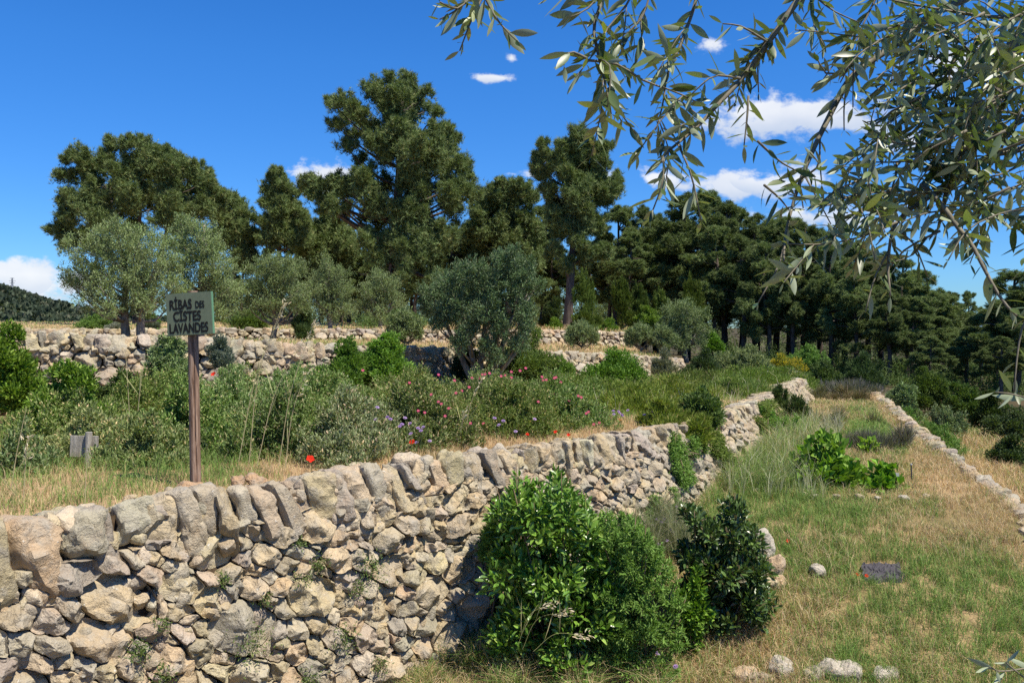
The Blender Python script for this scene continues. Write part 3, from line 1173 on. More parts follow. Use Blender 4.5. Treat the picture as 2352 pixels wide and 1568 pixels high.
# ------------------------------------------------------------------ shrubs
KINDS = {
    'cistus': dict(shoot=1.0, L=.034, W=.013, shape='diamond', up=.7, mat=M_LEAF, cols=[((.15, .22, .055), 5), ((.21, .28, .09), 3), ((.10, .155, .035), 3), ((.42, .36, .18), 1.1), ((.33, .36, .16), 1)], lai=2.6),
    'greycistus': dict(shoot=1.0, L=.034, W=.012, shape='diamond', up=.7, mat=M_LEAF, cols=[((.19, .245, .10), 5), ((.26, .31, .145), 4), ((.13, .18, .06), 3), ((.48, .40, .23), 1.2)], lai=2.4),
    'laurel': dict(L=.066, W=.028, shape='oval', up=.55, mat=M_GLOSS, cols=[((.11, .215, .028), 5), ((.18, .31, .045), 3.5), ((.07, .145, .022), 2.5), ((.27, .37, .08), 1)], lai=2.6),
    'darklaurel': dict(L=.055, W=.024, shape='oval', up=.5, mat=M_GLOSS, cols=[((.055, .095, .028), 5), ((.09, .15, .035), 3), ((.13, .11, .055), .8), ((.14, .22, .05), 1)], lai=2.4),
    'fern': dict(shoot=.9, L=.04, W=.011, shape='diamond', up=.25, mat=M_LEAF, cols=[((.14, .25, .045), 5), ((.20, .31, .07), 3), ((.095, .18, .035), 2)], lai=2.5),
    'bright': dict(L=.05, W=.024, shape='diamond', up=.6, mat=M_LEAF, cols=[((.13, .235, .028), 5), ((.20, .31, .05), 3), ((.08, .15, .022), 3)], lai=2.8),
    'fig': dict(L=.10, W=.075, shape='diamond', up=.7, mat=M_LEAF, cols=[((.18, .33, .04), 5), ((.25, .40, .06), 3), ((.11, .21, .025), 2)], lai=2.0),
    'green': dict(L=.05, W=.02, shape='diamond', up=.5, mat=M_LEAF, cols=[((.10, .155, .04), 5), ((.145, .205, .06), 3), ((.065, .105, .028), 3)], lai=3.0),
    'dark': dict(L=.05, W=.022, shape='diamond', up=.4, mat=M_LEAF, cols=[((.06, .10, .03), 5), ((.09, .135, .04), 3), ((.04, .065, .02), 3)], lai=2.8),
    'juniper': dict(L=.07, W=.014, shape='needle', up=.8, mat=M_PINE, cols=[((.06, .10, .028), 5), ((.085, .13, .04), 3), ((.035, .06, .018), 2)], lai=3.2),
    'mound': dict(L=.05, W=.012, shape='needle', up=.9, mat=M_LEAF, cols=[((.14, .20, .035), 5), ((.19, .25, .055), 3), ((.10, .15, .028), 3), ((.26, .24, .09), .8)], lai=4.5),
    'lavender': dict(L=.16, W=.007, shape='needle', up=1.3, mat=M_LEAF, cols=[((.16, .17, .11), 5), ((.20, .18, .13), 3), ((.17, .14, .16), 1.5), ((.10, .11, .06), 2)], lai=2.4),
    'brown': dict(L=.14, W=.007, shape='needle', up=1.2, mat=M_LEAF, cols=[((.15, .12, .075), 5), ((.20, .17, .12), 3), ((.13, .13, .06), 3)], lai=2.4),
    'olive': dict(shoot=.7, L=.06, W=.016, shape='diamond', up=.35, mat=M_OLIVE, cols=[((.15, .205, .07), 5), ((.20, .255, .10), 3), ((.10, .15, .045), 2)], lai=2.8),
    'grey': dict(L=.05, W=.013, shape='diamond', up=.6, mat=M_OLIVE, cols=[((.13, .155, .10), 5), ((.17, .19, .13), 3), ((.09, .11, .07), 2)], lai=2.8),
    'youngpine': dict(L=.10, W=.014, shape='needle', up=1.5, mat=M_PINE, cols=[((.085, .135, .022), 5), ((.12, .175, .03), 3), ((.055, .09, .018), 2)], lai=3.0),
    'broom': dict(L=.06, W=.014, shape='diamond', up=.9, mat=M_LEAF, cols=[((.10, .14, .03), 4), ((.50, .38, .03), 5), ((.36, .30, .04), 3)], lai=2.6),
    'white': dict(L=.05, W=.016, shape='diamond', up=.6, mat=M_LEAF, cols=[((.30, .33, .15), 4), ((.60, .60, .48), 4), ((.13, .17, .06), 3)], lai=2.4),
}


def lobes_foliage(mb, rng, lobes, kd, ntot, Y, shell=.42, sub=9, up=None):
    """leaves gathered in clumps through ellipsoid lobes [(centre, radii)]"""
    if up is None:
        up = kd['up']
    ws = np.array([(r[0] * r[1] + r[1] * r[2] + r[0] * r[2]) for _, r in lobes])
    cnt = np.maximum(1, (ws / ws.sum() * ntot)).astype(int)
    Lm = max(kd['L'], 4.2 * Y / F)
    Wm = max(kd['W'], 1.5 * Y / F)
    for (c, r), n in zip(lobes, cnt):
        r = np.asarray(r)
        m_ = max(3, sub)
        sd = rand_unit(rng, m_)
        sc = c + sd * r * rng.uniform(.35, .82, (m_, 1))
        k = rng.integers(0, m_, n)
        d = rand_unit(rng, n)
        if kd.get('shoot'):
            m_ = int(m_ * 2.2)
            sd = rand_unit(rng, m_)
            sc = c + sd * r * rng.uniform(.25, .92, (m_, 1))
            k = rng.integers(0, m_, n)
            sax = unit(sd * .7 + np.array([0, 0, kd['shoot']]) + rng.normal(0, .35, (m_, 3)))
            ln = np.mean(r) * rng.uniform(.35, .85, (m_, 1))
            t = rng.uniform(-.5, .6, (n, 1))
        rad = rng.uniform(0, 1, (n, 1)) ** shell
        P = sc[k] + d * r * rad * rng.uniform(.34, .5, (m_, 1))[k]
        if kd.get('shoot'):
            P = sc[k] + sax[k] * ln[k] * t + rng.normal(0, 1, (n, 3)) * ln[k] * .15 * (1.2 - t)
        out = unit((P - c) / r)
        D = unit(d * .55 + out * .45 + np.array([0, 0, up]) + rng.normal(0, .42, (n, 3)))
        Nn = unit(rng.normal(0, .55, (n, 3)) + np.array([0, 0, .9]) + out * .4)
        add_leaves(mb, rng, P, D, Nn, Lm * rng.uniform(.6, 1.3, n), Wm * rng.uniform(.7, 1.2, n), kd['cols'], kd['shape'])


SHRUBS = {}


def shrub(name, label, cat, x0, x1, ytop, ybase, Y, kind, group=None, dens=1.0, dome=True, seed=None, zr=None, spikes=0, stems=5, lobn=None, maxn=26000, single=False, depth=.8):
    seed = int(x0 * 7 + ybase * 13 + Y * 100) % 99991 if seed is None else seed
    rng = np.random.default_rng(seed)
    kd = dict(KINDS[kind])
    tf = rng.uniform(.8, 1.22) * np.array([rng.uniform(.9, 1.12), 1, rng.uniform(.8, 1.2)])
    kd['cols'] = [(tuple(np.array(c_) * tf), w_) for c_, w_ in kd['cols']]
    b = at((x0 + x1) / 2, ybase, Y)
    if zr is not None:
        b[2] = zr
    if ybase > 1120 and zr is None:
        b[2] = min(b[2], float(zl1(Y)))
    top = at(0, ytop, Y)[2]
    w = (x1 - x0) / F * Y
    h = max(top - b[2], .08)
    lobes = []
    nl = lobn or int(np.clip(6 + w / max(h, .1) * 3, 6, 16))
    for i in range(nl):
        a = rng.uniform(0, 2 * np.pi)
        q = math.sqrt(rng.uniform(0, 1)) * .72
        lx, ly = q * math.cos(a), q * math.sin(a) * depth
        hz = (1 - (q / .8) ** 2) if dome else rng.uniform(.4, 1)
        hz = max(.22, hz) * rng.uniform(.7, 1.0)
        rr = rng.uniform(.2, .34)
        rz = min(rr * w * .9, h * .45)
        cz = max(rz * .6, hz * h - rz)
        lobes.append((b + np.array([lx * w * .5, ly * w * .5, cz]), (rr * w, rr * w * depth, rz)))
    lobes.append((b + np.array([0, 0, h * .42]), (w * .34, w * .34 * depth, h * .42)))
    lobes.append((b + np.array([rng.uniform(-.15, .15) * w, 0, h * .78]), (w * .2, w * .2 * depth, h * .22)))
    for _ in range(spikes):
        lx = rng.uniform(-.36, .36)
        hz = h * (1 - lx * lx * 2.2) * rng.uniform(.88, 1.05)
        lobes.append((b + np.array([lx * w, rng.uniform(-.2, .2) * w * depth, hz * .8]), (w * .06, w * .06, hz * .24)))
    area = 2 * math.pi * (w / 2) * h + math.pi * w * w / 4
    Lm, Wm = max(kd['L'], 4.2 * Y / F), max(kd['W'], 1.5 * Y / F)
    n = int(min(maxn, dens * kd['lai'] * area / (Lm * Wm * .5)))
    mb = MB()
    lobes_foliage(mb, rng, lobes, kd, n, Y)
    if single:
        o = mb.build(name, [kd['mat']], None, org=b)
        o.location = Vector([float(t) for t in b])
        return tag(o, label, cat, group)
    root = thing(name, label, cat, b, group)
    mb.build('foliage', [kd['mat']], root, org=b)
    ms = MB()
    for i in range(stems):
        lc = lobes[rng.integers(0, len(lobes))][0]
        st = b + np.array([rng.uniform(-.06, .06) * w, rng.uniform(-.06, .06) * w, -.06])
        md = (st + lc) / 2 + rng.normal(0, .05, 3) * w
        rr = max(.006, .012 * h) + .002 * Y / 10
        tube(ms, smooth_path([st, md, lc], 6), np.linspace(rr, rr * .3, 6), 5)
    ms.build('stem', [M_STEM], root, True, org=b)
    SHRUBS[label] = (root, b, w, h, Y)
    return root


def shrub_px(name, label, cat, base, Y, lobes_px, kind, n, low=True):
    rng = np.random.default_rng(int(base[0] * 3 + base[1]))
    kd = KINDS[kind]
    b = at(*base, Y)
    if low:
        b[2] = min(b[2], float(zl1(Y)))
    xs = [l[0] for l in lobes_px]
    xc, hw = (min(xs) + max(xs)) / 2, (max(xs) - min(xs)) / 2 + 30
    lobes = []
    for (x, y, r) in lobes_px:
        rw = r / F * Y
        half = hw / F * Y * math.sqrt(max(.05, 1 - ((x - xc) / hw) ** 2)) * .8
        for k in (-.6, .15, .7):
            lobes.append((at(x, y, Y) + np.array([rng.normal(0, .15) * rw, k * half, rng.normal(0, .15) * rw]), np.array([1, 1, .95]) * rw * rng.uniform(.8, 1.05)))
    root = thing(name, label, cat, b)
    mb = MB()
    lobes_foliage(mb, rng, lobes, kd, n, Y, shell=.5, sub=12)
    mb.build('foliage', [kd['mat']], root, org=b)
    ms = MB()
    for (c, r) in lobes[::2]:
        st = b + np.array([rng.uniform(-.12, .12), rng.uniform(-.1, .1), -.06])
        tube(ms, smooth_path([st, (st + c) / 2 + rng.normal(0, .04, 3), c, c + (c - st) * .08], 7), np.linspace(.011, .003, 7), 5)
    ms.build('stem', [M_STEM], root, True, org=b)
    return root


def build_shrubs():
    S = shrub
    # rock rose (cistus) hedge on the sign terrace
    G = 'rock rose bushes on the sign terrace'
    cis = [
        ('grey rock rose bush at the left edge, spreading in front of the small board', -60, 150, 960, 1090, 6.1, 'greycistus'),
        ('grey rock rose bush just behind the small weathered board', 120, 330, 945, 1060, 6.9, 'greycistus'),
        ('low rock rose bush between the small board and the sign post', 250, 430, 955, 1085, 6.5, 'greycistus'),
        ('rock rose bush behind the sign post, its top crossed by the post', 330, 560, 870, 1050, 7.4, 'cistus'),
        ('rock rose bush with dark gaps behind the tall oat stalks', 520, 740, 880, 1060, 7.3, 'cistus'),
        ('broad pale rock rose bush above the big red poppy', 690, 930, 905, 1055, 7.3, 'greycistus'),
        ('large rock rose bush behind the purple scabious clump', 860, 1090, 880, 1035, 8.0, 'cistus'),
        ('rock rose bush covered with the most pink blooms, middle of the hedge', 1060, 1300, 872, 1005, 8.8, 'cistus'),
        ('small rock rose bush at the end of the hedge nearest the bare wall top', 1250, 1400, 900, 990, 9.2, 'cistus'),
        ('rock rose bush in the rear row below the grey boulder wall', 430, 640, 850, 950, 9.2, 'cistus'),
        ('rear rock rose bush in front of the bright green thicket', 640, 860, 848, 950, 9.6, 'cistus'),
        ('rear rock rose bush in front of the shaded wall recess', 830, 1050, 850, 950, 10.2, 'cistus'),
        ('rear rock rose bush with pink blooms below the central olive', 1020, 1240, 850, 935, 11.2, 'cistus'),
        ('rear rock rose bush right of the central olive trunk', 1200, 1390, 858, 930, 11.6, 'cistus'),
        ('rear rock rose bush left of the sign post below the boulders', 250, 450, 856, 950, 9.6, 'cistus'),
        ('rear rock rose bush close under the wall, just right of the sign post', 450, 600, 848, 930, 10.4, 'cistus'),
        ('rear rock rose bush close under the wall, behind the tallest oat', 590, 760, 846, 930, 10.6, 'cistus'),
        ('dark rock rose bush under the leafy left bush', 20, 260, 900, 1010, 7.9, 'cistus'),
    ]
    for (lb, x0, x1, yt, yb, Y, k) in cis:
        S('rock_rose_bush', lb, 'bush', x0 - 32, x1 + 32, yt - 8, yb + 35, Y - (.12 if Y < 7.2 else .45 if Y < 9 else .25), k, G, 2.0, seed=int(x0 + 3000), stems=9, maxn=45000, depth=1.0)
    # bright left bushes
    S('leafy_bush', 'bright green leafy bush at the left edge in front of the boulder wall', 'bush', -90, 100, 735, 940, 8.3, 'bright', dens=1.2)
    S('leafy_bush', 'bright green leafy bush hanging over the grey rock roses right of the edge bush', 'bush', 75, 265, 815, 985, 7.6, 'bright', dens=1.2)
    S('leafy_bush', 'small red stemmed leafy bush growing against the boulder wall', 'bush', 225, 330, 850, 930, 9.5, 'green', single=True)
    S('olive_shoot', 'grey green olive scrub hiding the wall left of the sign post', 'shrub', 335, 450, 765, 875, 10.3, 'olive')
    S('olive_shoot', 'grey green olive scrub hiding the wall just right of the sign board', 'shrub', 470, 540, 765, 850, 10.8, 'grey')
    # thicket around the central olive
    S('thicket_bush', 'bright green bush left of the shaded wall recess', 'bush', 735, 860, 775, 885, 12.2, 'bright', dens=1.2)
    S('thicket_bush', 'tall bright green bush climbing the wall corner below the small round olive', 'bush', 820, 960, 760, 880, 12.6, 'bright', dens=1.2)
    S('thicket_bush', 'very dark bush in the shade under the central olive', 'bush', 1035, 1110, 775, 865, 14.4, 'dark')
    S('thicket_bush', 'large dark green bush right of the central olive trunk', 'bush', 1120, 1285, 745, 870, 14.6, 'green', dens=1.2)
    S('thicket_bush', 'feathery green bush between the dark bush and the bright clump', 'bush', 1255, 1335, 815, 885, 14.2, 'fern')
    S('thicket_bush', 'big bright green bush in front of the second wall, right of the central olive', 'bush', 1325, 1500, 798, 890, 14.4, 'bright', dens=1.3, maxn=30000)
    S('grey_shrub', 'grey shrub before the sunlit end of the middle wall', 'shrub', 1490, 1560, 800, 870, 16.5, 'grey')
    S('dark_shrub', 'dark clumpy juniper right of the sunlit wall end', 'shrub', 1562, 1660, 800, 872, 17.5, 'dark')
    S('olive_shoot', 'wide grey green olive scrub below the forest edge', 'shrub', 1640, 1765, 790, 860, 18.5, 'olive')
    S('leafy_bush', 'bright green bush between the round olive and the shaded pine trunks', 'bush', 1612, 1665, 758, 808, 22, 'bright')
    S('broom_bush', 'yellow flowering broom at the end of the terraces', 'bush', 1762, 1845, 812, 856, 19, 'broom')
    S('broom_bush', 'green broom behind the yellow broom, under the pines', 'bush', 1795, 1900, 790, 850, 21, 'fern')
    # mounds on the far part of the sign terrace
    G = 'low green mounds at the far end of the sign terrace'
    md = [('low green mound beside the pink rock rose bushes', 1290, 1440, 868, 925, 11.8), ('low green mound left of the poppy near the bare wall top', 1370, 1530, 880, 955, 10.6),
          ('low green mound behind the dark round bush on the wall', 1440, 1620, 862, 925, 12.2), ('spreading green mound in front of the sunlit wall end', 1500, 1660, 858, 905, 14.2),
          ('spreading green mound above the wall where the junipers grow', 1620, 1760, 862, 920, 13.2), ('far green mound below the grey olive scrub', 1640, 1800, 848, 885, 16),
          ('green mound tumbling over the wall edge beside the purple flowers', 1490, 1580, 925, 1000, 8.9), ('farthest green mound near the white flowered patch', 1740, 1840, 850, 888, 17)]
    for (lb, x0, x1, yt, yb, Y) in md:
        S('green_mound', lb, 'shrub', x0 - 45, x1 + 45, yt - 12, yb + 18, Y, 'mound', G, 1.5, maxn=32000)
    S('white_flowers', 'white flowered patch cascading at the far end of the terrace', 'shrub', 1765, 1850, 845, 875, 17.3, 'white')
    # plants hanging on the front wall
    def creep(lb, x0, x1, t0, t1, n, kind, thick=.07):
        rg = np.random.default_rng(int(x0))
        X, _ = px(W1_TOP)
        kd = KINDS[kind]
        m_ = n * 3
        xx = rg.uniform(x0, x1, m_)
        i = np.clip(np.interp(xx, X, np.arange(len(X))), 0, len(X) - 1.001)
        ii = i.astype(int)
        f = (i - ii)[:, None]
        t = rg.uniform(t0, t1, (m_, 1))
        q = (W1_BASE[ii] * (1 - f) + W1_BASE[ii + 1] * f) * (1 - t) + (W1_TOP[ii] * (1 - f) + W1_TOP[ii + 1] * f) * t
        nz = vnoise(q * np.array([5, 5, 3.2]), int(x0)) + .35 * vnoise(q * 13, 4)
        edge = 1 - np.abs((xx - (x0 + x1) / 2) / ((x1 - x0) / 2)) ** 2
        ok = np.argsort(-(nz + edge * .9))[:n]
        q, ii = q[ok], ii[ok]
        P = q + W1_N[ii] * (rg.uniform(0, 1, (n, 1)) ** 1.5 * thick + .03) + rg.normal(0, .012, (n, 3))
        D = unit(W1_N[ii] * .5 + rg.normal(0, .6, (n, 3)) + np.array([0, 0, -.15]))
        b = q.mean(0)
        root = thing('creeper', lb, 'creeper', b)
        mb = MB()
        Yq = b[1]
        add_leaves(mb, rg, P, D, unit(W1_N[ii] + rg.normal(0, .5, (n, 3)) + np.array([0, 0, .5])), max(kd['L'], 4.2 * Yq / F) * rg.uniform(.6, 1.2, n), max(kd['W'], 1.5 * Yq / F), kd['cols'], 'diamond')
        mb.build('foliage', [kd['mat']], root, org=b)
        ms = MB()
        for _ in range(7):
            k = rg.integers(0, n, 3)
            pts = P[k][np.argsort(-P[k][:, 2])]
            tube(ms, smooth_path(pts + np.array([0, 0, .001]) * np.arange(3)[:, None], 8), .005, 4)
        ms.build('stem', [M_STEM], root, True, org=b)
    creep('green creeper hanging down the wall right of the bare stretch', 1495, 1590, .35, 1.02, 4200, 'fern')
    creep('thin green creeper low on the wall above the lilac weeds', 1400, 1530, .0, .42, 2600, 'fern', .05)
    creep('narrow creeper trailing down beside the overhanging round bush', 1590, 1660, .1, 1.02, 3600, 'mound')
    creep('bright creeper over the wall edge between two bare stone patches', 1705, 1775, .3, 1.05, 3200, 'mound', .12)
    shrub_px('round_shrub', 'dark green rounded bush overhanging the front wall', 'bush', (1618, 990), 9.15,
             [(1590, 925, 22), (1615, 915, 24), (1600, 948, 30), (1632, 940, 28), (1625, 965, 28), (1605, 972, 24), (1640, 960, 18), (1580, 950, 18)], 'green', 9000, False)
    # lower terrace
    S('juniper_bush', 'upright dark juniper against the far stone wall', 'bush', 1765, 1815, 880, 985, 12.4, 'juniper', spikes=5)
    S('juniper_bush', 'leaning green juniper at the foot of the far stone wall', 'bush', 1785, 1875, 905, 1000, 12, 'juniper', spikes=5)
    S('leafy_bush', 'feathery green bush in the grass below the far stone wall', 'bush', 1705, 1840, 935, 1010, 11, 'fern')
    S('lavender_bush', 'large brown lavender bush at the far end of the grass terrace', 'bush', 1905, 1995, 888, 938, 15.3, 'brown')
    S('lavender_bush', 'brown lavender bush left of the largest one at the far end', 'bush', 1845, 1915, 890, 935, 15.6, 'brown')
    S('lavender_bush', 'pale grey lavender band behind the largest brown lavender', 'bush', 1880, 2010, 878, 905, 16.8, 'lavender', single=True)
    S('lavender_bush', 'grey lavender bush beside the leaning juniper', 'bush', 1845, 1930, 958, 1002, 11.9, 'lavender')
    S('lavender_bush', 'small purple lavender tuft on the bare earth', 'bush', 1900, 1945, 945, 985, 12.6, 'lavender')
    S('lavender_bush', 'upright lavender tuft standing alone on the bare earth', 'bush', 1985, 2030, 955, 998, 12.2, 'brown')
    S('lavender_bush', 'grey lavender tuft beside the low edge wall', 'bush', 2050, 2105, 982, 1030, 10.4, 'lavender')
    S('lavender_bush', 'low grey lavender behind the fig bushes', 'bush', 1930, 2060, 1000, 1040, 10.4, 'lavender')
    S('fig_bush', 'largest bright green fig bush on the grass terrace', 'bush', 1800, 1985, 985, 1138, 9.1, 'fig', spikes=9, lobn=16, dens=1.2)
    S('fig_bush', 'medium bright green fig bush near the dark stake', 'bush', 1980, 2072, 1055, 1130, 8.9, 'fig', spikes=4)
    S('fig_bush', 'small bright green fig shoot behind the other two', 'bush', 1975, 2020, 1010, 1050, 10.2, 'fig', spikes=2)
    shrub_px('laurel_bush', 'glossy green laurel growing against the foot of the front wall', 'bush', (1270, 1500), 6.05,
             [(1195, 1140, 30), (1275, 1128, 26), (1230, 1165, 42), (1160, 1195, 45), (1300, 1170, 40), (1250, 1215, 66), (1345, 1215, 45), (1175, 1290, 66), (1280, 1300, 78), (1370, 1270, 52), (1215, 1385, 76), (1320, 1390, 78), (1175, 1440, 48), (1290, 1460, 60), (1400, 1345, 55), (1390, 1440, 50), (1188, 1112, 12), (1240, 1128, 13), (1282, 1104, 13), (1310, 1138, 12), (1150, 1160, 13), (1345, 1170, 14)],
             'laurel', 12500)
    shrub_px('fern_bush', 'feathery green bush on the sunny flank of the glossy laurel', 'bush', (1455, 1545), 5.95,
             [(1385, 1225, 30), (1430, 1222, 34), (1475, 1250, 36), (1430, 1290, 50), (1505, 1295, 34), (1470, 1350, 52), (1400, 1360, 40), (1530, 1380, 30), (1420, 1430, 52), (1490, 1440, 50), (1540, 1455, 28), (1450, 1500, 48), (1520, 1515, 36), (1385, 1500, 40), (1450, 1200, 12), (1500, 1258, 14), (1540, 1318, 14), (1400, 1198, 12), (1556, 1375, 13), (1560, 1435, 13), (1470, 1215, 10)],
             'fern', 30000)
    shrub_px('fern_bush', 'small feathery clump left of the glossy laurel, touching the wall', 'bush', (1135, 1340), 6.3, [(1130, 1215, 26), (1150, 1240, 34), (1118, 1265, 24), (1150, 1290, 34)], 'fern', 5000)
    shrub_px('laurel_bush', 'dark tall laurel with brownish leaves standing in the dry grass', 'bush', (1665, 1420), 6.35,
             [(1590, 1185, 20), (1690, 1160, 14), (1685, 1185, 22), (1610, 1220, 36), (1670, 1225, 40), (1722, 1235, 32), (1585, 1285, 36), (1650, 1300, 58), (1725, 1300, 44), (1610, 1365, 42), (1690, 1380, 50), (1750, 1365, 26), (1735, 1415, 26), (1650, 1420, 30)],
             'darklaurel', 9500)
    S('leafy_bush', 'low light green bush between the two laurels', 'bush', 1540, 1640, 1300, 1430, 6.1, 'bright', dens=.8)
    # beyond the low edge wall
    S('scrub_bush', 'green scrub bush just beyond the far end of the edge wall', 'bush', 1845, 1935, 820, 890, 18.5, 'green')
    S('scrub_bush', 'dark juniper scrub at the foot of the pines', 'bush', 1935, 2040, 808, 892, 18, 'juniper', spikes=6)
    S('scrub_bush', 'grey green scrub beside the end of the edge wall', 'bush', 2025, 2120, 880, 965, 15.5, 'olive')
    S('scrub_bush', 'rounded pale green oak bush, left of the group below the pines', 'bush', 2070, 2190, 842, 935, 17, 'green')
    S('scrub_bush', 'rounded dark oak bush, middle of the group below the pines', 'bush', 2165, 2260, 870, 955, 16.3, 'green')
    S('scrub_bush', 'rounded oak bush at the right edge of the group below the pines', 'bush', 2225, 2330, 895, 985, 15.3, 'dark')
    S('scrub_bush', 'grey scrub on the slope beside the edge wall', 'bush', 2110, 2235, 930, 1015, 14.2, 'olive')
    S('scrub_bush', 'bright scrub in the grass beyond the edge wall', 'bush', 2090, 2215, 965, 1050, 12.2, 'fern')
    S('scrub_bush', 'dark bush alone on the tan slope at the right edge', 'bush', 2270, 2362, 995, 1062, 12, 'dark')
    S('scrub_bush', 'dark bush behind the tan slope at the right edge', 'bush', 2270, 2400, 925, 1010, 14, 'dark')
    S('scrub_bush', 'low green weeds along the outer side of the edge wall', 'weeds', 2040, 2110, 935, 985, 13.5, 'fern', single=True)
    # upper ground
    S('round_shrub', 'dense dark green ball shaped bush standing on the upper stone wall', 'bush', 663, 722, 705, 776, 18.3, 'juniper', dens=1.4, depth=1)
    S('round_shrub', 'rounded dark green bush left of the bare trunked pine', 'bush', 1240, 1305, 678, 755, 25, 'dark')
    S('leafy_bush', 'small bright bush at the foot of the bare trunked pine', 'bush', 1255, 1290, 728, 760, 24, 'bright', single=True)
    S('low_hedge', 'low green hedge above the wall left of the twin trunks', 'hedge', 180, 285, 718, 760, 20.5, 'fern', dens=1.2)
    S('low_hedge', 'green hedge between the twin trunks and the sign', 'hedge', 315, 375, 708, 758, 20.5, 'fern')
    S('grey_shrub', 'small silver shrub between the twin trunks and the sign', 'shrub', 325, 375, 730, 758, 19.8, 'grey', single=True)
    S('grey_shrub', 'small silver shrub left of the twin trunks', 'shrub', 240, 285, 738, 760, 19.8, 'grey', single=True)
    S('low_hedge', 'green hedge right of the sign board', 'hedge', 530, 620, 712, 758, 20.8, 'green')
    S('low_hedge', 'dark green undergrowth between the small olives and the big pine', 'hedge', 820, 1000, 700, 758, 26, 'green', maxn=15000)
    S('low_hedge', 'bright undergrowth below the young pines', 'hedge', 1380, 1420, 730, 762, 25, 'bright', single=True)
    S('low_hedge', 'sunlit undergrowth among the young pines', 'hedge', 1460, 1520, 700, 745, 25.5, 'bright', single=True)
    yp = [('young bright green pine just right of the bare trunked pine', 1305, 1385, 628, 770), ('slim young pine, second from the bare trunk', 1395, 1455, 640, 765), ('slim young pine, third from the bare trunk', 1440, 1495, 650, 765),
          ('wide young pine in front of the forest', 1490, 1545, 660, 765), ('tall pointed young pine behind the rounded olive', 1545, 1630, 632, 770)]
    for i, (lb, x0, x1, yt, yb) in enumerate(yp):
        S('young_pine', lb, 'pine tree', x0, x1, yt, yb, 25.5 + .3 * i, 'youngpine', 'young pines at the forest edge', spikes=10, dens=1.1, maxn=16000)


build_shrubs()


# ------------------------------------------------------------------ trees
PINE_COLS = [((.145, .20, .072), 5), ((.195, .25, .095), 3), ((.10, .14, .048), 3), ((.25, .27, .11), 1)]
DPINE_COLS = [((.115, .155, .054), 5), ((.155, .195, .072), 3), ((.08, .11, .038), 3)]


def pine_foliage(mb, rng, lobes, ntuft, Y, cols, per=7, L=.15, W=.016):
    """needle tufts gathered in clumps within lobes"""
    ws = np.array([r ** 2 for _, r in lobes])
    cnt = np.maximum(4, ws / ws.sum() * ntuft).astype(int)
    L = max(L, 4.5 * Y / F)
    W = max(W, 1.15 * Y / F)
    for (c, r), n in zip(lobes, cnt):
        m_ = int(np.clip(r / .085, 8, 34))
        sd = unit(rng.normal(size=(m_, 3)) + np.array([0, 0, .2]))
        sc = c + sd * np.array([r, r, r * .85]) * rng.uniform(.2, .86, (m_, 1))
        # every clump is a shoot: its needles follow a short upswept axis
        sax = unit(sd * .75 + np.array([0, 0, .9]) + rng.normal(0, .3, (m_, 3)))
        sl_ = np.minimum(r * rng.uniform(.42, .8, (m_, 1)), .5)
        k = rng.integers(0, m_, n)
        t = rng.uniform(-.5, .75, (n, 1))
        P = sc[k] + sax[k] * sl_[k] * t + rng.normal(0, 1, (n, 3)) * sl_[k] * .26 * (1.2 - t)
        ax = unit(sax[k] + rng.normal(0, .35, (n, 3)))
        tc = pick_cols(rng, n, cols, .2)
        Pn = np.repeat(P, per, 0)
        D = unit(np.repeat(ax, per, 0) + rng.normal(0, .7, (n * per, 3)))
        V, f3, _, kk = leaf_verts(Pn, D, rand_unit(rng, n * per), L * rng.uniform(.7, 1.25, n * per), W, 0, 'needle')
        mb.add(V, f3, None, np.repeat(np.repeat(tc, per, 0), kk, 0))


